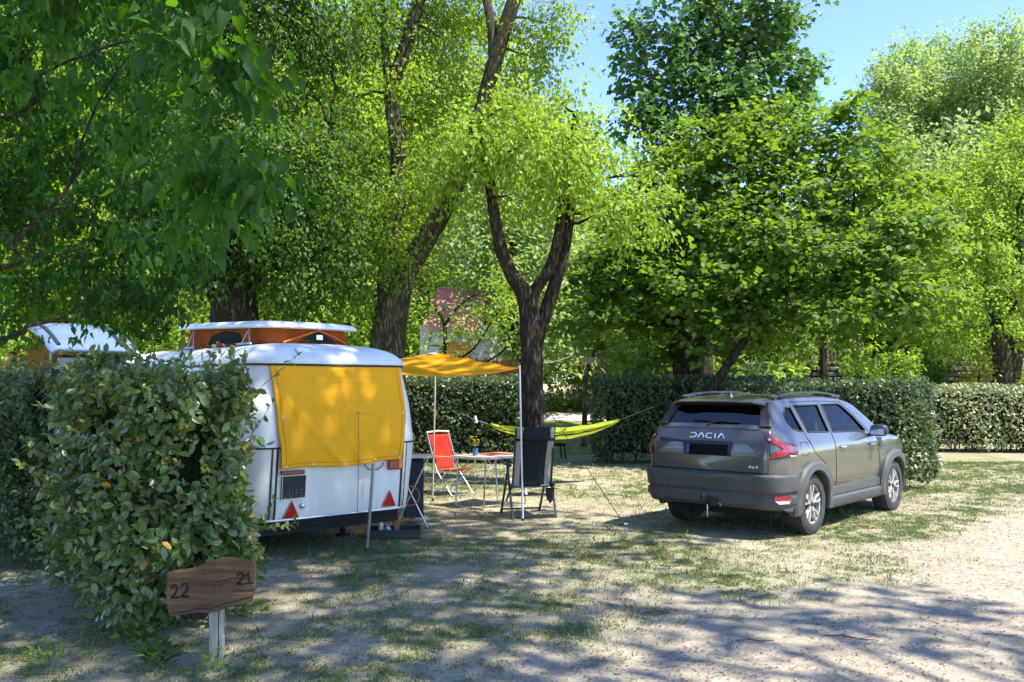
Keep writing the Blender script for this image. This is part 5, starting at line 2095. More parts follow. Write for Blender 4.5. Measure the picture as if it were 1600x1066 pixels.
cc_ = at(640, 775, 10.55)
mb.tube([Vector((.115 * math.cos(a), .05 * math.sin(a) * .3, .11 * math.sin(a))) for a in np.linspace(0, 2 * PI, 28)[:-1]], .0075, 6, closed=True)
o = mb.build('red_hose', mat('red_rubber_hose', (.42, .09, .07), .5), None, smooth=60)
o.location = cc_
tag(o, 'loop of thin red hose hanging at the caravan corner', 'hose')

# black tray with odds and ends
g = gnd(616, 838)
tr_ = empty('storage_tray', g, R(6), 'low black plastic tray on the ground under the caravan edge', 'tray')
mb = MB()
w, d, h = .58, .36, .09
for (c, s) in (((0, 0, .012), (w, d, .02)), ((0, -d / 2, h / 2), (w, .016, h)), ((0, d / 2, h / 2), (w, .016, h)), ((-w / 2, 0, h / 2), (.016, d, h)), ((w / 2, 0, h / 2), (.016, d, h))):
    mb.box(c, s)
mb.box((0, -d / 2, h), (w + .03, .03, .014))
mb.box((0, d / 2, h), (w + .03, .03, .014))
mb.build('tub', m_blackp, tr_, bevel=.004)


def small(name, mb, m, loc, lab, cat, rz=0.0, **k):
    o = mb.build(name, m, None, **k)
    o.location = loc
    o.rotation_euler = (0, 0, rz)
    return tag(o, lab, cat)


mb = MB()
mb.box((0, 0, .08), (.06, .06, .16))
small('cardboard_box', mb, mat('brown_card', (.26, .13, .05), .8), g + Vector((.02, .03, .025)), 'small upright brown box standing in the black tray', 'box', .3, bevel=.004)
mb = MB()
mb.lathe([(0, 0), (.04, 0), (.042, .06), (.03, .085), (.018, .09), (.018, .11), (0, .11)], n=16)
small('blue_jar', mb, mat('blue_white_print', (.55, .62, .70), .4, col2=(.05, .15, .4), scale=40), g + Vector((-.07, -.05, .025)), 'blue and white jar lying among the things in the black tray', 'jar', smooth=50)
mb = MB()
mb.lathe([(0, 0), (.03, 0), (.03, .10), (.012, .13), (.012, .15), (0, .15)], n=14)
small('spray_bottle', mb, m_white, g + Vector((-.15, .0, .025)), 'white bottle at the left end of the black tray', 'bottle', smooth=50)
mb = MB()
mb.box((0, 0, .01), (.26, .16, .012), rot=.1)
mb.box((.02, .01, .024), (.22, .14, .010), rot=.4)
mb.box((.0, .0, .036), (.20, .12, .010), rot=-.2)
small('folded_towel', mb, mat('pale_cloth', (.50, .50, .46), .9, var=.2), gnd(652, 812), 'pale folded cloths lying on the ground under the cupboard', 'cloth', .5, bevel=.004)

# ------------------------------------------------------------------ pitch number sign
SP = gnd(337, 1030)
sg = empty('pitch_sign', SP, R(6), 'rough dark wooden board carved with the numbers 22 and 21 on a split pale post', 'sign')
m_plank = mat('old_brown_wood', (.16, .085, .036), .8, col2=(.085, .045, .02), scale=5, stretch=(.7, 6, 5), bump=.7, bscale=9, spec=.3, detail=9)
m_post = mat('split_pale_wood', (.44, .39, .30), .85, col2=(.28, .24, .18), scale=5, stretch=(10, 10, .8), bump=.6, bscale=14, spec=.2)
m_carve = mat('burnt_groove', (.012, .010, .008), .9)
SY = SP.y - .035


def sgl(px, py, y=SY):
    """local coordinates of a point on the board face"""
    w_ = at(px, py, y)
    return w_ - SP


cR = Matrix.Rotation(-R(6), 3, 'Z')
upper = [(263, 893), (275, 890), (290, 889), (305, 886), (318, 881), (330, 876), (344, 872), (356, 871), (368, 874), (380, 876), (394, 877)]
lower = [(397, 884), (397, 910), (395, 930), (391, 941), (380, 943), (365, 947), (350, 951), (338, 955), (322, 957), (305, 956), (290, 958), (276, 961), (267, 962), (264, 950), (262, 925), (263, 905)]
outl = []
for (px, py) in upper + lower:
    p = sgl(px, py)
    outl.append((p.x, p.z))
mb = MB()
mb.prism(outl, lambda a, b: Vector((a, -.05, b)), lambda a, b: Vector((a, -.012, b)))
board = mb.build('board', m_plank, sg, bevel=.006, seg=3)


def bf2(px, py):
    p = sgl(px, py)
    return Vector((p.x, -.0515, p.z))


def carve(segs, x0, y0, w, h, th, slant=0):
    mb = MB()
    for s in segs:
        pts = [bf2(x0 + a * w + slant * b, y0 - b * h) for a, b in s]
        mb.tube(pts, th, 5)
    return mb


R2 = [[(.0, .72), (.12, .92), (.38, 1), (.62, .92), (.7, .72), (.6, .48), (.35, .22), (.02, .0), (.35, .03), (.92, .04)]]
mb = carve(R2, 269, 932, 14, 21, .0068, 1)
for s in carve(R2, 284, 931, 14, 22, .0068, 1),:
    mb.add(s.v, s.f)
mb.build('carved_number', m_carve, board)
mb = MB()
for s in carve(R2, 368, 913, 13, 18, .006, 2),:
    mb.add(s.v, s.f)
for s in carve([[(.0, .6), (.55, 1), (.6, 0)], [(.1, .02), (1.2, .08)]], 381, 912, 11, 18, .006, 0),:
    mb.add(s.v, s.f)
mb.build('carved_number', m_carve, board)
mb = MB()
mb.tube([bf2(*p) for p in ((336, 908), (348, 906), (360, 904), (370, 904), (392, 905))], .0022, 4)
mb.tube([bf2(*p) for p in ((264, 957), (290, 954), (310, 949), (330, 951), (345, 944), (365, 940), (392, 932))], .0026, 4)
for s in carve(R2, 331, 925, 9, 13, .0011)  , carve([[(.1, .7), (.5, 1), (.5, 0)]], 341, 924, 8, 13, .0011), carve(R2, 334, 902, 9, 12, .0010), carve(R2, 342, 901, 9, 12, .0010):
    mb.add(s.v, s.f)
mb.build('crack', m_carve, board)
mb = MB()
a_ = sgl(335, 940)
a_b = sgl(335, 1038)
mb.add([(a_.x - .045, -.012, .60), (a_.x + .010, -.012, .605), (a_.x + .012, .03, .605), (a_.x - .045, .03, .60),
        (a_b.x - .040, -.016, -.05), (a_b.x + .012, -.016, -.05), (a_b.x + .012, .03, -.05), (a_b.x - .040, .03, -.05)],
       [(0, 1, 2, 3), (7, 6, 5, 4), (0, 4, 5, 1), (1, 5, 6, 2), (2, 6, 7, 3), (3, 7, 4, 0)])
mb.add([(a_.x + .014, -.012, .60), (a_.x + .045, -.012, .62), (a_.x + .045, .03, .62), (a_.x + .014, .03, .60),
        (a_b.x + .018, -.014, -.05), (a_b.x + .042, -.014, -.05), (a_b.x + .042, .03, -.05), (a_b.x + .018, .03, -.05)],
       [(0, 1, 2, 3), (7, 6, 5, 4), (0, 4, 5, 1), (1, 5, 6, 2), (2, 6, 7, 3), (3, 7, 4, 0)])
mb.add([(a_b.x + .030, -.03, .16), (a_b.x + .052, -.024, .14), (a_b.x + .052, -.012, .15),
        (a_b.x + .010, -.03, -.05), (a_b.x + .052, -.03, -.05), (a_b.x + .052, -.012, -.05)],
       [(0, 1, 2), (5, 4, 3), (0, 3, 4, 1), (1, 4, 5, 2), (2, 5, 3, 0)])
mb.build('post', m_post, sg, bevel=.003)

# weeds around the post
def weed(px, py, n, s, lab, lm_=L_mid, kind='oval', hgt=.12):
    g = gnd(px, py)
    P = np.zeros((n, 3))
    r = rng.uniform(.01, .13, n)
    a = rng.uniform(0, 6.28, n)
    P[:, 0], P[:, 1] = np.cos(a) * r, np.sin(a) * r
    P[:, 2] = rng.uniform(.0, hgt, n)
    D = np.stack([np.cos(a), np.sin(a), rng.uniform(.1, 1.0, n)], -1)
    NN = rng.normal(0, .4, (n, 3))
    NN[:, 2] += 1
    o = leaves('weed', P, NN, D, rng.uniform(.6, 1.2, n) * s, rng.random(n), kind, lm_)
    o.location = g
    return tag(o, lab, 'weed', 'low weeds near the sign')


weed(330, 1048, 34, .05, 'small weed growing right at the foot of the sign post', L_bright)
weed(398, 1005 - 40, 60, .045, 'clump of low weed right of the sign board')
weed(250, 1042, 50, .075, 'dark broad-leaved weed left of the sign post', L_dark)
weed(80, 1045, 60, .08, 'bright weed in the bottom left corner', L_mid, 'lance', .14)
weed(215, 1015, 40, .07, 'low dark weed under the front of the long hedge', L_dark)

# ------------------------------------------------------------------ far things
# camper behind the long hedge
vv = at(150, 602, 13.5)
vn = empty('camper_van', (vv.x, 13.5, 0), R(8), 'camper van with a pale blue-white tilted roof behind the long hedge', 'camper van')
m_vroof = mat('pale_blue_paint', (.13, .19, .27), .4, var=.08, scale=3, coat=.2)


def vl(px, py, dy=0):
    q = at(px, py, 13.5 + dy) - Vector((vv.x, 13.5, 0))
    return q


mb = MB()
fr = [vl(87, 549), vl(120, 551), vl(170, 552), vl(215, 553)]
bk = [vl(74, 514, 1.3), vl(105, 511, 1.3), vl(150, 511, 1.3), vl(196, 517, 1.3)]
vs, fs = [], []
nu, nv = 40, 12
for j in range(nv + 1):
    v = j / nv
    for i in range(nu + 1):
        u = i / nu
        k = min(2, int(u * 3))
        f = u * 3 - k
        p = fr[k].lerp(fr[k + 1], f) * (1 - v) + bk[k].lerp(bk[k + 1], f) * v
        p.z += .05 * math.sin(PI * v) + (.006 if (i % 3 == 0) else 0)
        e = max(0, abs(u - .5) - .42) / .08
        p.z -= .06 * e * e
        vs.append(p)
for j in range(nv):
    for i in range(nu):
        a = j * (nu + 1) + i
        fs.append((a, a + 1, a + nu + 2, a + nu + 1))
mb.add(vs, fs)
o = mb.build('roof', m_vroof, vn, smooth=30)
o.modifiers.new('s', 'SOLIDIFY').thickness = -.05
for u in (5, 34):
    mb = MB()
    mb.tube([vs[j * (nu + 1) + u] + Vector((0, -.02, .06)) for j in range(1, nv)], .028, 6)
    r_ = mb.build('roof_rail', m_blackp, o, smooth=50)
mb = MB()
mb.box((.0, 1.0, .95), (1.5, 1.7, 1.75), taper=.9)
mb.build('body', mat('van_paint', (.30, .36, .40), .3, coat=.4), vn, bevel=.12, seg=4)
mb = MB()
q0_, q1_ = vl(88, 580), vl(214, 554)
mb.box(((q0_.x + q1_.x) / 2, .42, (q0_.z + q1_.z) / 2 - .01), (q1_.x - q0_.x, .7, q1_.z - q0_.z), taper=.99)
mb.build('windscreen', m_dglass, vn, bevel=.04)
for sx in (-1, 1):
    mb = MB()
    mb.lathe([(.2, -.09), (.31, -.1), (.33, 0), (.31, .1), (.2, .09)], (0, 0, 0), 'X', 24)
    w = mb.build('wheel', m_rubber, vn, smooth=50)
    w.location = (sx * .82 + .08, .5, .33)
mb = MB()
q = at(40, 602, 14.6)
tt = empty('tent', (q.x, 14.6, 0), 0, 'tan canvas tent left of the camper roof, behind the hedge', 'tent')
mb.add([(-.45, 0, 0), (.40, 0, 0), (.40, 1.6, 0), (-.45, 1.6, 0), (-.45, 0, 2.2), (.40, 0, 2.42), (.40, 1.6, 2.42), (-.45, 1.6, 2.2)],
       [(0, 3, 2, 1), (4, 5, 6, 7), (0, 1, 5, 4), (1, 2, 6, 5), (2, 3, 7, 6), (3, 0, 4, 7)])
mb.build('canvas_wall', canvas_mat('tan_canvas', (.34, .20, .06), (.45, .25, .06), .3), tt)
mb = MB()
for x in (-.46, .41):
    mb.tube([(x, -.02, 0), (x, -.02, 2.3 if x < 0 else 2.45)], .02, 6)
mb.build('pole', m_steel, tt)

# house with a red roof seen through the leaves
HB = at(706, 602, 27.3)
hs = empty('house', (HB.x, 27.3, 0), R(-12), 'small house with a faded red roof glimpsed through the trees above the yellow tarp', 'house')
mb = MB()
mb.box((.1, 1.6, 2.15), (2.7, 3.2, 4.3))
mb.build('wall', mat('pale_render', (.50, .47, .42), .9, var=.12, scale=2), hs)
mb = MB()
mb.add([(-1.0, -.35, 4.25), (1.0, -.25, 3.95), (1.0, 1.6, 5.6), (-1.0, 1.6, 5.85), (-1.0, 3.5, 4.2), (1.0, 3.5, 4.0),
        (-1.0, -.35, 4.33), (1.0, -.25, 4.03), (1.0, 1.6, 5.68), (-1.0, 1.6, 5.93), (-1.0, 3.5, 4.28), (1.0, 3.5, 4.08)],
       [(0, 3, 2, 1), (3, 4, 5, 2), (6, 7, 8, 9), (9, 8, 11, 10), (0, 1, 7, 6), (1, 2, 8, 7), (2, 5, 11, 8), (5, 4, 10, 11), (4, 3, 9, 10), (3, 0, 6, 9)])
rf_ = mb.build('roof', mat('faded_red_metal', (.58, .19, .19), .6, var=.1, scale=2), hs)
mb = MB()
mb.box((.25, -.03, 3.3), (.9, .06, .7))
w = mb.build('shutter', mat('orange_paint', (.62, .22, .04), .7), hs)
mb = MB()
mb.box((.25, -.06, 2.2), (1.3, .05, 1.0))
w = mb.build('window', m_dglass, hs)
mb = MB()
for k in range(6):
    mb.box((-.35 + k * .25, -.10, 2.2), (.06, .03, 1.0))
mb.build('grille', m_white, w)

hs.scale = (.82, .82, .82)
# orange-brown board fence behind the mid hedge
f0, f1 = at(640, 602, 25.5), at(805, 602, 25.5)
fe = empty('board_fence', (f0.x, 25.5, 0), 0, 'orange-brown wooden board fence behind the dark hedge and yellow tarp', 'fence')
Lf = f1.x - f0.x
mb = MB()
k = 0
x = 0
while x < Lf:
    w = rnd.uniform(.11, .15)
    mb.box((x + w / 2, rnd.uniform(-.01, .01), 1.22 + rnd.uniform(-.02, .03)), (w - .012, .025, 2.35))
    x += w
mb.build('boards', mat('orange_wood', (.34, .13, .03), .8, col2=(.18, .07, .02), scale=3), fe)
mb = MB()
for z in (.5, 1.9):
    mb.box((Lf / 2, .05, z), (Lf, .05, .09))
mb.build('rail', m_plank, fe)

# terrace: stone wall with a brown picket fence on top
w0, w1 = at(1010, 602, 30), at(1660, 602, 30)
Lw = w1.x - w0.x
sw = empty('stone_wall', (w0.x, 30, 0), 0, 'rough stone terrace wall in the shade behind the car hedge', 'wall')
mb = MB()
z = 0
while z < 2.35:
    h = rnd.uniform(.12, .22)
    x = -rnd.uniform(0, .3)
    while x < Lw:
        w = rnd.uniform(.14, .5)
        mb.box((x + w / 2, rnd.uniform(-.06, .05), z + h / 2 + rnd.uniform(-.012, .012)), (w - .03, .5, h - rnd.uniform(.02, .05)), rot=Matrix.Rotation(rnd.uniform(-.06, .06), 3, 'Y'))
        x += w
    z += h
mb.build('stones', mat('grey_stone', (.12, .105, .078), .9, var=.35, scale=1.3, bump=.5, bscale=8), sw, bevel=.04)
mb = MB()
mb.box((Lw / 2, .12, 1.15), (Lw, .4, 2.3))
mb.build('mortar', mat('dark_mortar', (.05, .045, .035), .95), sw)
p0_, p1_ = at(1225, 602, 30.4), at(1350, 602, 30.4)
pf = empty('picket_fence', (p0_.x, 30.2, 2.4), 0, 'weathered brown picket fence on top of the stone wall', 'fence')
mb = MB()
x = 0
while x < p1_.x - p0_.x:
    mb.box((x, 0, .42), (.08, .03, .84 + rnd.uniform(-.03, .03)))
    x += .13
mb.build('pickets', mat('grey_brown_picket', (.24, .17, .13), .85, var=.3, scale=2), pf)
mb = MB()
for z in (.2, .7):
    mb.box(((p1_.x - p0_.x) / 2, .035, z), (p1_.x - p0_.x, .03, .06))
mb.build('rail', m_plank, pf)

# dark stone outbuilding in the shade and a small board on the sapling
b0, b1 = at(925, 602, 29), at(1010, 602, 29)
sb = empty('stone_hut', (b0.x, 29, 0), 0, 'low dark stone hut in the shade behind the hedge right of the forked tree', 'hut')
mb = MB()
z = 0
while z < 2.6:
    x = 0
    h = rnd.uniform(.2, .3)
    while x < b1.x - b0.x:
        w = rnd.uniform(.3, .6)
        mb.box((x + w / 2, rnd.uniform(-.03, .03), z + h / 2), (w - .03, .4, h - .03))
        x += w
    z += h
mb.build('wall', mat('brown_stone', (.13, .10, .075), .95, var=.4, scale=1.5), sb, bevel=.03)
mb = MB()
mb.box(((b1.x - b0.x) / 2, .6, 2.75), (b1.x - b0.x + .5, 1.8, .14))
mb.build('roof', mat('dark_tiles', (.09, .06, .05), .9), sb)
q0 = at(923, 563, 22.7)
mb = MB()
mb.box((0, 0, 0), (.50, .03, .15))
mb.box((0, .025, 0), (.04, .03, .30))
o = mb.build('wooden_board', mat('pale_board', (.46, .38, .24), .8), None, bevel=.004)
o.location = q0
tag(o, 'small blank pale wooden board fixed to the bent sapling', 'board')
# stump between hedges
# ------------------------------------------------------------------ car (x forward from the rear axle, y left)
m_paint = mat('olive_grey_metallic', (.106, .100, .082), .24, metal=.5, var=.04, scale=2, coat=.6)
m_clad = mat('grey_plastic_cladding', (.050, .053, .048), .5, var=.12, scale=9, bump=.08, bscale=400)
m_clad2 = mat('lighter_grey_plastic', (.060, .062, .056), .5, var=.08)
m_tyre = mat('dusty_tyre', (.045, .042, .036), .85, col2=(.022, .021, .019), scale=10)
m_rim = mat('machined_alloy', (.62, .60, .56), .3, metal=.75, var=.06)
m_rimd = mat('black_alloy', (.02, .02, .02), .4)
m_glass = glass_mat('side_glass', (.62, .70, .62), .03)
m_rglass = glass_mat('rear_glass', (.10, .12, .12), .14)
m_lensr = mat('red_lamp', (.22, .006, .008), .14, var=.1, coat=.5)
m_seat = mat('dark_seat', (.025, .025, .026), .9)
m_seamc = mat('panel_gap', (.008, .008, .008), .9)
m_script = mat('bright_lettering', (.75, .75, .73), .4)

cr = empty('parked_car', (2.80, 10.92, 0), .838, 'dark olive-grey compact SUV parked on the grass edge with its rear towards the camera', 'car')

PLAN = [(-.86, .70), (-.835, .775), (-.80, .815), (-.74, .852), (-.62, .880), (-.35, .898), (.3, .898), (1.3, .885), (2.2, .885), (2.75, .892), (3.0, .875), (3.2, .82), (3.36, .70), (3.46, .52), (3.49, .40)]
PROF = [(.20, .955), (.32, .975), (.45, .975), (.60, 1.0), (.80, 1.0), (.98, .992), (1.06, .975), (1.11, .945), (1.18, .915), (1.35, .83), (1.50, .755), (1.56, .72), (1.65, .66)]
TOP = [(-.86, .98), (-.835, 1.10), (-.80, 1.20), (-.775, 1.245), (-.73, 1.285), (-.56, 1.515), (-.53, 1.555), (-.45, 1.575), (-.2, 1.60), (.3, 1.615), (.9, 1.612), (1.35, 1.585), (1.62, 1.54), (1.75, 1.50), (2.40, 1.135), (2.48, 1.115), (2.9, 1.06), (3.15, 1.01), (3.30, .94), (3.42, .83), (3.49, .70)]
BOT = [(-.86, .42), (-.7, .34), (-.5, .28), (3.0, .26), (3.3, .30), (3.49, .40)]


def hw(x, z, sh=0.0):
    # rear quarter: cabin narrows towards the back
    k = 1.0
    if z > 1.08:
        k = 1 - .07 * max(0, min(1, (.1 - x) / .8)) * min(1, (z - 1.08) / .3)
    return interp(x, PLAN) * interp(z, PROF) * k - sh


def car_loft(x0, x1, step, shrink=0.0, zlo=None, topdrop=0.0, ns=20, nt=11):
    xs = sorted(set([round(v, 4) for v in np.arange(x0, x1, step)] + [a for a, b in TOP if x0 <= a <= x1] + [a for a, b in PLAN if x0 <= a <= x1] + [x1]))
    rings = []
    for x in xs:
        zb = interp(x, BOT) if zlo is None else zlo
        zt = interp(x, TOP) - topdrop
        zt = max(zt, zb + .1)
        edge = .055 if zt > 1.3 else .075
        zs_ = zt - edge
        half = []
        for i in range(ns + 1):
            z = zb + (zs_ - zb) * i / ns
            half.append((max(.05, hw(x, z, shrink)), z))
        hws = half[-1][0]
        for r in (.985, .955, .91, .85, .75, .6, .4, .2, 0):
            half.append((hws * r, zs_ + edge * (1 - r ** 5) ** .5))
        pts = [Vector((x, -y, z)) for y, z in half] + [Vector((x, y, z)) for y, z in reversed(half[:-1])]
        rings.append(pts)
    mb = rings_mesh_open(rings)
    return mb


def rings_mesh_open(rings):
    mb = MB()
    n = len(rings[0])
    mb.add([p for r in rings for p in r], [])
    fs = []
    for i in range(len(rings) - 1):
        for j in range(n):
            k = (j + 1) % n
            fs.append((i * n + j, i * n + k, (i + 1) * n + k, (i + 1) * n + j))
    fs.append(tuple(reversed(range(n))))
    fs.append(tuple((len(rings) - 1) * n + j for j in range(n)))
    mb.f += [list(f) for f in fs]
    mb.m += [0] * len(fs)
    return mb


body = car_loft(-.86, 3.49, .09).build('body', [m_paint, m_seamc], None)
cut = []
inner = car_loft(-.66, 2.35, .12, shrink=.075, zlo=.55, topdrop=.07).build('cut', m_seamc)
inner.data.materials.clear(); inner.data.materials.append(m_paint); inner.data.materials.append(m_seamc)
for p in inner.data.polygons:
    p.material_index = 1
cut.append(inner)
for x in (0, 2.657):
    for s in (-1, 1):
        mb = MB()
        mb.mi = 1
        mb.lathe([(.385, -.20), (.385, .25)], (x, s * .80, .355), 'Y', 48)
        cut.append(mb.build('cut', [m_paint, m_seamc]))
W_Q = [(-.30, 1.225), (-.16, 1.19), (-.08, 1.19), (-.10, 1.30), (-.13, 1.465), (-.27, 1.465), (-.34, 1.40), (-.35, 1.30)]
W_R = [(.03, 1.175), (.62, 1.155), (.62, 1.485), (-.03, 1.485), (-.01, 1.40)]
W_F = [(.74, 1.15), (1.72, 1.125), (1.80, 1.13), (1.58, 1.32), (1.36, 1.46), (1.26, 1.487), (.74, 1.487)]
for Wn in (W_Q, W_R, W_F):
    for s in (-1, 1):
        mb = MB()
        mb.mi = 1
        mb.prism(Wn, lambda a, b: Vector((a, s * .5, b)), lambda a, b: Vector((a, s * 1.1, b)))
        cut.append(mb.build('cut', [m_paint, m_seamc]))
W_B = [(-.60, 1.275), (.60, 1.275), (.535, 1.46), (.50, 1.488), (-.50, 1.488), (-.535, 1.46)]
mb = MB()
mb.mi = 1
mb.prism(W_B, lambda a, b: Vector((-1.1, a, b)), lambda a, b: Vector((-.40, a, b)))
cut.append(mb.build('cut', [m_paint, m_seamc]))
W_W = [(-.68, 1.18), (.68, 1.18), (.55, 1.49), (-.55, 1.49)]
mb = MB()
mb.mi = 1
mb.prism(W_W, lambda a, b: Vector((1.45, a, b)), lambda a, b: Vector((2.6, a, b)))
cut.append(mb.build('cut', [m_paint, m_seamc]))
boolean(body, cut)
sharp(body.data, 28)
body.parent = cr

# panes
def pane(W, s, nm, off=.012, m=m_glass, par=None):
    cxm = sum(p[0] for p in W) / len(W)
    czm = sum(p[1] for p in W) / len(W)
    W2 = [(cxm + (a - cxm) * 1.02, czm + (b - czm) * 1.03) for a, b in W]
    mb = MB()
    mb.add([Vector((a, s * (hw(a, b) - off), b)) for a, b in W2] + [Vector((cxm, s * (hw(cxm, czm) - off), czm))],
           [(i, (i + 1) % len(W2), len(W2)) for i in range(len(W2))])
    o = mb.build(nm, m, par or cr, smooth=60)
    fr = MB()
    pts = []
    for i in range(len(W)):
        a, b = W[i], W[(i + 1) % len(W)]
        for k in range(4):
            pts.append((a[0] + (b[0] - a[0]) * k / 4, a[1] + (b[1] - a[1]) * k / 4))
    fr.tube([Vector((a, s * (hw(a, b) + .001), b)) for a, b in pts], .009, 5, closed=True)
    fr.build('window_seal', m_rubber, o)
    return o


for s in (-1, 1):
    pane(W_Q, s, 'quarter_window', m=m_glass)
    pane(W_R, s, 'rear_door_window')
    pane(W_F, s, 'front_door_window')


def xtop(z):
    """x of the rear slope at height z"""
    pts = [(b, a) for a, b in TOP if a <= -.45]
    return interp(z, pts)


mb = MB()
mb.prism([(a * 1.03, 1.38 + (b - 1.38) * 1.03) for a, b in W_B], lambda a, b: Vector((xtop(b) + .012, a, b)), lambda a, b: Vector((xtop(b) + .018, a, b)))
rw = mb.build('rear_window', m_rglass, cr)
mb = MB()
mb.tube([Vector((xtop(1.285) - .014, .02, 1.285)), Vector((xtop(1.31) - .018, -.10, 1.315)), Vector((xtop(1.30) - .016, -.34, 1.305))], .010, 6)
mb.lathe([(0, -.03), (.022, -.02), (.026, .02)], (xtop(1.27) + .0, .04, 1.265), 'X', 14)
mb.bar((xtop(1.30) - .014, -.30, 1.302), (xtop(1.325) - .014, .26, 1.322), .012, .02)
mb.build('wiper', m_blackp, rw)
mb = MB()
mb.prism([(a * 1.02, b) for a, b in W_W], lambda a, b: Vector((interp(b, [(1.115, 2.45), (1.135, 2.40), (1.50, 1.75), (1.55, 1.6)]) - .02, a, b)), lambda a, b: Vector((interp(b, [(1.115, 2.45), (1.135, 2.40), (1.50, 1.75), (1.55, 1.6)]) - .03, a, b)))
mb.build('windscreen', m_glass, cr)

# spoiler
mb = MB()
prof = [(-.46, 1.583), (-.56, 1.574), (-.66, 1.556), (-.695, 1.540), (-.69, 1.525), (-.60, 1.527), (-.50, 1.515)]
for k in range(10):
    y0, y1 = -.60 + .12 * k, -.60 + .12 * (k + 1)
    def cs(y, p):
        e = max(0, abs(y) - .46) / .14
        notch = .018 if abs(y) < .25 else 0
        return Vector((p[0] + .05 * e * e + (notch if p[0] < -.6 else 0), y, p[1] - .020 * e * e - .012 * (abs(y) / .6) ** 2))
    n = len(prof)
    mb.add([cs(y0, p) for p in prof] + [cs(y1, p) for p in prof], [(i, (i + 1) % n, (i + 1) % n + n, i + n) for i in range(n)])
for y in (-.60, .60):
    mb.add([cs(y, p) for p in prof], [tuple(range(len(prof)))])
mb.build('spoiler', m_paint, cr, smooth=35)
# black fins down both sides of the rear window
for s in (-1, 1):
    mb = MB()
    mb.prism([(s * .605, 1.262), (s * .735, 1.258), (s * .700, 1.34), (s * .655, 1.45), (s * .625, 1.53), (s * .54, 1.53), (s * .515, 1.495), (s * .545, 1.462)], lambda a, b: Vector((xtop(b) - .016 + max(0, abs(a) - .60) * .22, a, b)), lambda a, b: Vector((xtop(b) + .03 + max(0, abs(a) - .60) * .3, a, b)))
    mb.build('window_fin', m_blackp, cr, bevel=.01)
mb = MB()
for (za, zb) in ((1.488, 1.53),):
    mb.prism([(-.60, za), (.60, za), (.60, zb), (-.60, zb)], lambda a, b: Vector((xtop(b) - .012, a, b)), lambda a, b: Vector((xtop(b) + .01, a, b)))
mb.build('brake_light_strip', m_blackp, cr)

# roof rails
for s in (-1, 1):
    mb = MB()
    pts, rr = [], []
    for i in range(16):
        t = i / 15
        x = -.36 + 1.85 * t
        z = interp(x, TOP) + .010 + .010 * math.sin(PI * t)
        if t < .06:
            z -= .03
        if t > .94:
            z -= .04
        pts.append((x, s * (hw(x, 1.56) * .93), z))
        rr.append(.018)
    for (a, b) in zip(pts[:-1], pts[1:]):
        mb.bar(a, b, .040, .030)
    for x in (-.34, .55, 1.42):
        ln = .30 if x != .55 else .12
        mb.box((x + (.05 if x < 0 else -.03 if x > 1 else 0), s * (hw(x, 1.56) * .93), interp(x, TOP) + .012), (ln, .044, .030), taper=.8)
    mb.build('roof_rail', m_blackp, cr, bevel=.006)
mb = MB()
mb.lathe([(0, .05), (.02, .045), (.03, .02), (.045, 0)], (-.30, 0, 1.588), 'Z', 14)
mb.tube([(-.30, 0, 1.62), (-.42, 0, 1.70)], .006, 5)
mb.build('aerial', m_blackp, cr, smooth=50)

# rear wrap path: used by bumper, lamps and gaps
WP = [Vector((-.862, 0)), Vector((-.862, .30)), Vector((-.862, .60)), Vector((-.862, .70)), Vector((-.837, .776)), Vector((-.802, .818)), Vector((-.742, .855)), Vector((-.62, .883)), Vector((-.48, .894)), Vector((-.35, .900)), Vector((-.2, .90))]
_S = [0]
for a, b in zip(WP[:-1], WP[1:]):
    _S.append(_S[-1] + (b - a).length)


def wrap(s, off=0.0, z=.9):
    sg = 1 if s >= 0 else -1
    q = abs(s)
    x = float(np.interp(q, _S, [p.x for p in WP]))
    y = float(np.interp(q, _S, [p.y for p in WP]))
    e = .01
    x2 = float(np.interp(q + e, _S, [p.x for p in WP]))
    y2 = float(np.interp(q + e, _S, [p.y for p in WP]))
    d = Vector((x2 - x, y2 - y))
    if d.length < 1e-6:
        d = Vector((1, 0))
    d.normalize()
    n = Vector((-d.y, d.x))
    # the body leans in above .98
    if z > .98:
        f = min(1, max(0, (-.55 - x) / .30))
        x += (xtop(z) + .862) * f
        y *= hw(-.5, z) / hw(-.5, .9)
    x, y = x + n.x * off, y + n.y * off
    return Vector((x, y * sg, z))


def wrap_panel(poly, off, depth=.05, mb=None, side=1):
    """polygon in (arc length, height) laid over the curved tail of the car"""
    mb = mb or MB()
    n = len(poly)
    ss = sorted(set([p[0] for p in poly] + list(np.arange(min(p[0] for p in poly), max(p[0] for p in poly), .02))))
    cols = []
    for s in ss:
        zz = []
        for i in range(n):
            a, b = poly[i], poly[(i + 1) % n]
            if min(a[0], b[0]) - 1e-9 <= s <= max(a[0], b[0]) + 1e-9:
                if abs(a[0] - b[0]) < 1e-9:
                    zz += [a[1], b[1]]
                else:
                    zz.append(a[1] + (b[1] - a[1]) * (s - a[0]) / (b[0] - a[0]))
        cols.append((s, min(zz), max(zz)))
    K = 8
    vs = []
    for s, z0, z1 in cols:
        for k in range(K + 1):
            vs.append(wrap(side * s, off, z0 + (z1 - z0) * k / K))
        vs.append(wrap(side * s, off - depth, z1))
        vs.append(wrap(side * s, off - depth, z0))
    m = K + 3
    fs = []
    for i in range(len(cols) - 1):
        for k in range(m):
            k2 = (k + 1) % m
            fs.append((i * m + k, i * m + k2, (i + 1) * m + k2, (i + 1) * m + k))
    fs.append(tuple(range(m)))
    fs.append(tuple((len(cols) - 1) * m + k for k in reversed(range(m))))
    mb.add(vs, fs)
    return mb


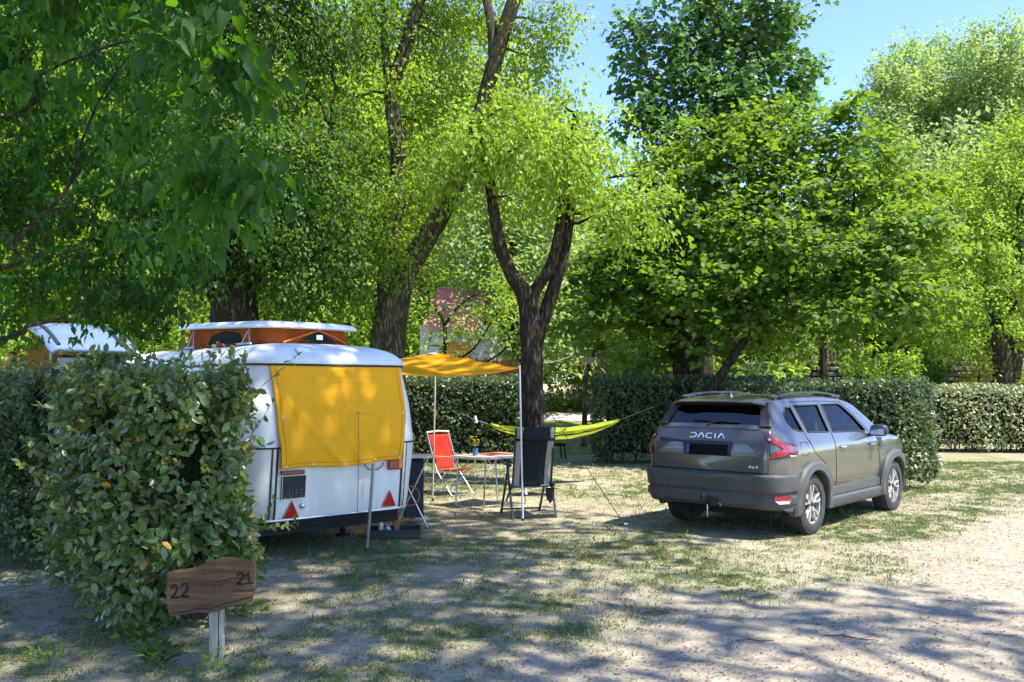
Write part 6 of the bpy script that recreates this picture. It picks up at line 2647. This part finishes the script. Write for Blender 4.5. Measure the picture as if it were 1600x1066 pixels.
# bumper: dark plastic wrapping the corner
def sweep(secs, s0, s1, n, m_, nm, parent, smooth=35):
    mb = MB()
    k = len(secs)
    vs, fs = [], []
    for i in range(n + 1):
        s = s0 + (s1 - s0) * i / n
        for (o, z) in secs:
            vs.append(wrap(s, o, z) if z <= .98 else wrap(s, o, z))
    for i in range(n):
        for j in range(k):
            a = i * k + j
            b = i * k + (j + 1) % k
            fs.append((a, b, b + k, a + k))
    fs.append(tuple(range(k)))
    fs.append(tuple(n * k + j for j in reversed(range(k))))
    mb.add(vs, fs)
    return mb.build(nm, m_, parent, smooth=smooth)


SE = 1.175
bump = sweep([(-.06, .735), (.018, .735), (.050, .712), (.052, .695), (.036, .545), (.010, .510), (.010, .495), (.022, .47), (.016, .40), (-.02, .345), (-.06, .335)], -SE, SE, 60, m_clad, 'rear_bumper', cr, 22)
sweep([(.0, .72), (.058, .705), (.062, .68), (.056, .655), (.0, .655)], -.60, .60, 24, m_clad2, 'bumper_step', bump)
# bumper side pieces down to the arch
for s in (-1, 1):
    mb = MB()
    out = [(-.80, .70), (-.42, .70), (-.44, .60), (-.475, .50), (-.50, .36), (-.55, .31), (-.72, .34), (-.80, .42)]
    mb.prism(out, lambda a, b: Vector((a, s * (interp(a, PLAN) + .006), b)), lambda a, b: Vector((a, s * (interp(a, PLAN) - .10), b)))
    mb.build('bumper_corner', m_clad, bump, bevel=.008)
sweep([(-.03, .425), (.014, .42), (.014, .395), (-.03, .385)], -.50, .50, 20, mat('tan_dusty_plastic', (.30, .255, .18), .6), 'skid_plate', bump)
for s in (-1, 1):
    mb = MB()
    q = [(s * .80, .50), (s * 1.0, .50), (s * 1.02, .47), (s * 1.0, .445), (s * .80, .452)]
    mb.prism(q, lambda a, b: wrap(a, .046, b), lambda a, b: wrap(a, .0, b))
    f_ = mb.build('fog_lamp', m_lensr, bump)
    mb = MB()
    q = [(s * .81, .450), (s * .99, .443), (s * .97, .418), (s * .84, .418)]
    mb.prism(q, lambda a, b: wrap(a, .043, b), lambda a, b: wrap(a, .0, b))
    mb.build('reversing_lens', m_alu, f_)
# underside
mb = MB()
mb.box((1.4, 0, .30), (3.9, 1.36, .16))
mb.build('underbody', m_dark, cr)
# tow bar
mb = MB()
mb.tube([(-.70, 0, .38), (-.90, 0, .36), (-.96, 0, .39), (-.965, 0, .44)], .017, 8)
mb.lathe([(0, -.027), (.02, -.02), (.027, 0), (.02, .02), (0, .027)], (-.965, 0, .46), 'Z', 14)
mb.box((-.83, 0, .40), (.12, .18, .09))
mb.box((-.90, -.11, .385), (.05, .07, .07))
mb.build('tow_bar', m_blackp, cr, smooth=40)
mb = MB()
mb.tube([(-.93, -.03, .36), (-.935, -.035, .29), (-.93, -.03, .22)], .006, 5)
mb.tube([(-.88, -.14, .38), (-.90, -.19, .37), (-.87, -.17, .35)], .013, 6)
mb.build('breakaway_cable', m_alu, cr)

# tail lamps: sideways Y shapes
for s in (-1, 1):
    mb = MB()
    arms = [[(.765, 1.145), (.80, 1.150), (.97, 1.075), (1.10, 1.045), (1.20, 1.035), (1.215, .985), (1.19, .945), (1.02, .975), (.93, 1.02), (.785, 1.09)],
            [(.765, .915), (.80, .915), (.99, .955), (1.02, .975), (.93, 1.02), (.775, .955)]]
    for ar in arms:
        wrap_panel(ar, .020, .05, mb, s)
    tl_ = mb.build('tail_light', m_lensr, cr)
    mb = MB()
    wrap_panel([(.765, 1.160), (1.225, 1.045), (1.235, .96), (1.19, .925), (.765, .900)], .009, .04, mb, s)
    mb.build('lamp_housing', m_blackp, tl_)
    mb = MB()
    wrap_panel([(.775, 1.085), (.905, 1.022), (.775, .965)], .013, .03, mb, s)
    mb.build('inner_reflector', mat('smoked_reflector', (.10, .11, .09), .25, metal=.4), tl_)
    mb = MB()
    wrap_panel([(.775, 1.135), (.80, 1.138), (.82, 1.118), (.78, 1.110)], .0235, .02, mb, s)
    mb.build('white_lens', mat('pinkish_lens', (.70, .38, .45), .2, coat=.5), tl_)
    mb = MB()
    wrap_panel([(1.03, .948), (1.19, .938), (1.17, .926), (1.06, .924)], .014, .03, mb, s)
    mb.build('bright_strip', m_alu, tl_)

# tailgate details
m_facet = mat('reflection_facet_paint', (.20, .215, .20), .22, metal=.6, coat=.7, var=.03)
tg = MB()
g = lambda a, b, o=.003: wrap(a, o, b)
# reflections left and right of the plate, painted in as lighter facets
for s in (-1, 1):
    tg = wrap_panel([(.30, 1.055), (.50, 1.055), (.66, .93), (.30, .93)], .008, .03, None, s)
    fac = tg.build('tailgate_reflection', m_facet, cr)
tg = MB()
tg.prism([(-.31, 1.085), (.31, 1.085), (.34, 1.055), (.31, .98), (-.31, .98), (-.34, 1.055)], lambda a, b: wrap(a, .012, b), lambda a, b: wrap(a, -.02, b))
tg.prism([(-.31, .98), (.31, .98), (.30, .915), (-.30, .915)], lambda a, b: wrap(a, .012, b), lambda a, b: wrap(a, -.02, b))
wrap_panel([(.33, 1.078), (.70, 1.108), (.66, 1.06), (.50, 1.048), (.40, 1.020), (.33, 1.02)], .006, .03, tg, 1)
hd = tg.build('tailgate_recess', m_blackp, cr)
mb = MB()
mb.prism([(-.27, .925), (.27, .925), (.27, 1.045), (-.27, 1.045)], lambda a, b: wrap(a, .022, b), lambda a, b: wrap(a, .0, b))
pl2 = mb.build('number_plate', mat('dark_plate', (.006, .006, .006), .8, spec=.1), cr, bevel=.003)
mb = MB()
mb.prism([(.236, .93), (.268, .93), (.268, 1.04), (.236, 1.04)], lambda a, b: wrap(a, .0235, b), lambda a, b: wrap(a, .01, b))
mb.build('blue_band', mat('plate_blue', (.02, .08, .26), .5), pl2)
# gaps round the tailgate
mb = MB()
for s in (-1, 1):
    mb.tube([wrap(s * .748, .001, z) for z in np.linspace(.745, 1.20, 8)], .0045, 4)
mb.tube([wrap(a, .001, .745) for a in np.linspace(-.748, .748, 20)], .006, 4)
mb.tube([wrap(a, .0, 1.225) + Vector((.0, 0, 0)) for a in np.linspace(-.74, .74, 20)], .003, 4)
mb.build('tailgate_gap', m_seamc, cr)


# lettering over the plate: DACIA built from strokes
def letter_bars(mb, segs, y, z, w, h, th, fn):
    for sseg in segs:
        for a, b in zip(sseg[:-1], sseg[1:]):
            pa = fn(y - a[0] * w, z + a[1] * h)
            pb = fn(y - b[0] * w, z + b[1] * h)
            mb.bar(pa, pb, th, .006, up=(1, 0, 0))


LD = [[(0, 1), (.75, 1), (1, .75), (1, .25), (.75, 0), (0, 0)]]
LA = [[(0, 0), (.42, 1), (.58, 1), (1, 0)]]
LC = [[(1, 1), (.25, 1), (0, .75), (0, .25), (.25, 0), (1, 0)]]
LI = [[(.5, 1), (.5, 0)]]
mb = MB()
yy_ = .262
for L_, w_ in ((LD, .085), (LA, .085), (LC, .078), (LI, .03), (LA, .085)):
    letter_bars(mb, L_, yy_, 1.118, w_, .050, .013, lambda a, b: wrap(a, .010, b))
    yy_ -= w_ + .030
mb.build('maker_lettering', m_script, cr)
mb = MB()
L4 = [[(.7, 0), (.7, 1), (0, .35), (1, .35)]]
LX = [[(0, .7), (.8, 0)], [(0, 0), (.8, .7)]]
yy_ = -.52
for L_, w_ in ((L4, .034), (LX, .028), (L4, .034)):
    letter_bars(mb, L_, yy_, .795, w_, .034, .006, lambda a, b: wrap(a, .008, b))
    yy_ -= w_ + .010
mb.build('drive_badge', m_script, cr)

# wheel arches and sills
for s in (-1, 1):
    for x0 in (0, 2.657):
        mb = MB()
        vs, fs = [], []
        n = 34
        a0, a1 = R(-12), R(192)
        for i in range(n + 1):
            a = a0 + (a1 - a0) * i / n
            ca, sa = math.cos(a), math.sin(a)
            ro = .492 + (.012 if abs(a - PI / 2) > .6 else 0)
            # squarer outer edge
            k = 1 + .045 * abs(math.sin(2 * a)) ** 2
            for (r, o) in ((.382, -.06), (.382, .045), (.395, .060), (ro * k - .03, .056), (ro * k, .030), (ro * k, -.03)):
                x = x0 + r * ca
                z = .355 + r * sa
                y = interp(max(-.84, min(3.3, x)), PLAN) * interp(z, PROF) + o
                vs.append(Vector((x, s * y, z)))
        for i in range(n):
            for j in range(6):
                fs.append((i * 6 + j, i * 6 + (j + 1) % 6, (i + 1) * 6 + (j + 1) % 6, (i + 1) * 6 + j))
        fs.append(tuple(range(6)))
        fs.append(tuple(n * 6 + j for j in range(6)))
        mb.add(vs, fs)
        mb.build('wheel_arch', m_clad2, cr, smooth=35)
    # sill and door cladding
    mb = MB()
    n = 20
    vs, fs = [], []
    for i in range(n + 1):
        x = .42 + (2.24 - .42) * i / n
        for (o, z) in ((-.08, .27), (.0, .245), (.022, .275), (.024, .36), (.006, .385), (-.05, .385)):
            vs.append(Vector((x, s * (interp(x, PLAN) * .985 + o), z)))
    for i in range(n):
        for j in range(6):
            fs.append((i * 6 + j, i * 6 + (j + 1) % 6, (i + 1) * 6 + (j + 1) % 6, (i + 1) * 6 + j))
    fs.append(tuple(range(6)))
    fs.append(tuple(n * 6 + j for j in range(6)))
    mb.add(vs, fs)
    mb.build('sill', m_clad2, cr, smooth=35)
    mb = MB()
    mb.prism([(.50, .395), (2.18, .395), (2.14, .50), (1.3, .505), (.60, .50)], lambda a, b: Vector((a, s * (hw(a, b) + .012), b)), lambda a, b: Vector((a, s * (hw(a, b) - .03), b)))
    mb.build('door_cladding', m_clad2, cr, bevel=.006)
    # door gaps
    mb = MB()
    gaps = [[(.675, .40), (.675, .75), (.68, 1.10)], [(.68, 1.10), (.68, 1.52)], [(2.16, .40), (2.14, .75), (2.08, 1.06)],
            [(.46, .62), (.34, .80), (.05, .95), (-.06, 1.12), (-.12, 1.50)], [(.45, .40), (.50, .52), (.46, .62)],
            [(2.08, 1.06), (1.92, 1.10), (1.60, 1.36), (1.36, 1.51), (.66, 1.53), (-.12, 1.525)],
            [(-.06, 1.105), (.65, 1.085), (2.05, 1.06)]]
    for gp_ in gaps[:-1]:
        pts = []
        for (a, b) in zip(gp_[:-1], gp_[1:]):
            for k in range(6):
                pts.append((a[0] + (b[0] - a[0]) * k / 6, a[1] + (b[1] - a[1]) * k / 6))
        pts.append(gp_[-1])
        mb.tube([Vector((a, s * (hw(a, b) + .0005), b)) for a, b in pts], .0042, 4)
    # fuel flap on the right side
    if s < 0:
        mb.tube([Vector((a, s * (hw(a, b) + .0005), b)) for a, b in [(-.28, .92), (-.12, .92), (-.10, .94), (-.10, 1.05), (-.12, 1.07), (-.28, 1.07), (-.30, 1.05), (-.30, .94)]], .0025, 4, closed=True)
    mb.build('door_gap', m_seamc, cr)
    # handles
    for hx_ in (.82,):
        mb = MB()
        mb.tube([Vector((hx_ + t * .16, s * (hw(hx_, .965) + .012 + .022 * math.sin(PI * t)), .965)) for t in np.linspace(0, 1, 8)], .012, 8)
        mb.build('door_handle', m_rim if True else m_paint, cr, smooth=60)
    mb = MB()
    mb.tube([Vector((1.90 + t * .16 - .1, s * (hw(1.8, .96) + .010 + .022 * math.sin(PI * t)), .955)) for t in np.linspace(0, 1, 8)], .012, 8)
    mb.build('door_handle', m_rim, cr, smooth=60)
    # side trim behind the front wheel
    mb = MB()
    mb.prism([(2.16, .90), (2.26, .90), (2.24, 1.03), (2.12, 1.03)], lambda a, b: Vector((a, s * (hw(a, b) + .010), b)), lambda a, b: Vector((a, s * (hw(a, b) - .02), b)))
    mb.build('wing_trim', m_blackp, cr, bevel=.005)
    # mirror
    mb = MB()
    q = Vector((1.86, s * .985, 1.135))
    vs, fs = [], []
    for i, (dx, sc_) in enumerate([(-.055, .72), (-.045, .9), (.0, 1.0), (.05, .92), (.09, .6), (.10, .3)]):
        for k in range(16):
            a = 2 * PI * k / 16
            ca, sa = math.cos(a), math.sin(a)
            ey = .115 * sc_ * (abs(ca) ** .6) * (1 if ca > 0 else -1)
            ez = .078 * sc_ * (abs(sa) ** .6) * (1 if sa > 0 else -1)
            vs.append(q + Vector((dx, ey, ez)))
    for i in range(5):
        for k in range(16):
            fs.append((i * 16 + k, i * 16 + (k + 1) % 16, (i + 1) * 16 + (k + 1) % 16, (i + 1) * 16 + k))
    fs.append(tuple(range(16)))
    fs.append(tuple(5 * 16 + k for k in range(16)))
    mb.add(vs, fs)
    mb.tube([q + Vector((0, -s * .08, -.06)), Vector((1.86, s * .80, 1.07))], .022, 8)
    mr = mb.build('wing_mirror', m_blackp, cr, smooth=50)
    mb = MB()
    mb.prism([(-.085, -.055), (.085, -.055), (.09, .05), (-.08, .058)], lambda a, b: q + Vector((-.059, a, b)), lambda a, b: q + Vector((-.05, a, b)))
    mb.build('mirror_glass', mat('mirror', (.6, .62, .65), .05, metal=1), mr)
    # headlight
    mb = MB()
    mb.prism([(3.10, .90), (3.34, .84), (3.32, .76), (3.12, .80)], lambda a, b: Vector((a, s * (hw(a, b) + .008), b)), lambda a, b: Vector((a, s * (hw(a, b) - .03), b)))
    mb.build('headlight', m_rim, cr, bevel=.005)

# wheels
def make_wheel():
    w = MB()
    prof = [(.225, -.095), (.235, -.108), (.27, -.115), (.315, -.112), (.336, -.098), (.345, -.075), (.348, -.04), (.348, .04), (.345, .075), (.336, .098), (.315, .112), (.27, .115), (.235, .108), (.225, .095)]
    w.lathe(prof, (0, 0, 0), 'Y', 72, closed=True)
    # tread blocks
    for k in range(56):
        a = 2 * PI * k / 56
        for (yy, wd, dd) in ((-.078, .042, .10), (-.026, .038, -.1), (.026, .038, .1), (.078, .042, -.10)):
            rr = .3475 - (.006 if abs(yy) > .05 else 0)
            M = Matrix.Rotation(-a, 3, 'Y') @ Matrix.Rotation(dd * 2, 3, 'X')
            w.box((rr * math.cos(a), yy, rr * math.sin(a)), (.010, wd, .028), rot=M)
    return w


def rim_parts(out):
    """out = +1/-1: side of the outer face along local y"""
    o = out
    r = MB()
    r.lathe([(.228, o * .095), (.236, o * .104), (.232, o * .092), (.215, o * .085), (.21, o * .02), (.20, -o * .08)], (0, 0, 0), 'Y', 60, cap=False)
    sp = MB()
    for k in range(5):
        a = 2 * PI * k / 5 + PI / 2

        def P(r_, t, dy):
            return Vector((r_ * math.cos(a) - t * math.sin(a), o * dy, r_ * math.sin(a) + t * math.cos(a)))
        # a spoke that leaves the hub as one bar and forks towards the rim
        sp.add([P(.03, -.020, .085), P(.03, .020, .085), P(.105, .020, .088), P(.105, -.020, .088),
                P(.03, -.022, .05), P(.03, .022, .05), P(.105, .024, .05), P(.105, -.024, .05)],
               [(0, 1, 2, 3), (7, 6, 5, 4), (0, 4, 5, 1), (1, 5, 6, 2), (2, 6, 7, 3), (3, 7, 4, 0)])
        for q in (-1, 1):
            sp.add([P(.09, q * .002, .088), P(.09, q * .020, .088), P(.155, q * .046, .093), P(.224, q * .052, .096), P(.224, q * .028, .096), P(.150, q * .022, .093),
                    P(.09, q * .002, .05), P(.09, q * .022, .05), P(.155, q * .048, .055), P(.224, q * .056, .06), P(.224, q * .026, .06), P(.150, q * .020, .055)],
                   [(0, 1, 2, 3, 4, 5), (11, 10, 9, 8, 7, 6), (0, 6, 7, 1), (1, 7, 8, 2), (2, 8, 9, 3), (3, 9, 10, 4), (4, 10, 11, 5), (5, 11, 6, 0)])
    hub = MB()
    hub.lathe([(0, o * .098), (.028, o * .097), (.034, o * .088), (.034, o * .05)], (0, 0, 0), 'Y', 20, cap=False)
    back = MB()
    back.lathe([(0, o * .03), (.15, o * .03), (.16, o * .0), (.21, -o * .02)], (0, 0, 0), 'Y', 40, cap=False)
    return r, sp, hub, back


for x in (0, 2.657):
    for s in (-1, 1):
        w = make_wheel().build('wheel', m_tyre, cr, smooth=30)
        w.location = (x, s * .785, .346)
        if x > 1:
            w.rotation_euler = (0, .3, 0)
        r, sp, hub, back = rim_parts(s)
        r.build('rim', m_rim, w, smooth=40)
        sp.build('spokes', m_rim, w, bevel=.003)
        hub.build('hub_cap', m_rimd, w, smooth=40)
        back.build('brake_drum', m_rimd, w, smooth=40)
# seats and dash seen through the glass
for (x, yv) in ((1.05, .37), (1.05, -.37), (.15, .42), (.15, 0), (.15, -.42)):
    mb = MB()
    mb.box((x - .12, yv, .98), (.14, .46, .62), rot=Matrix.Rotation(R(-12), 3, 'Y'), taper=.82)
    mb.box((x - .20, yv, 1.30), (.09, .24, .13))
    mb.box((x + .15, yv, .68), (.5, .46, .14))
    mb.build('car_seat', m_seat, cr, bevel=.03)
mb = MB()
mb.box((1.95, 0, .95), (.45, 1.36, .22))
mb.tube([Vector((1.62 + .02 * math.sin(a), .37 + .18 * math.cos(a), 1.0 + .17 * math.sin(a))) for a in np.linspace(0, 2 * PI, 21)[:-1]], .015, 6, closed=True)
mb.build('dashboard', m_seat, cr, bevel=.03)
cr.scale = (.985, .985, .985)
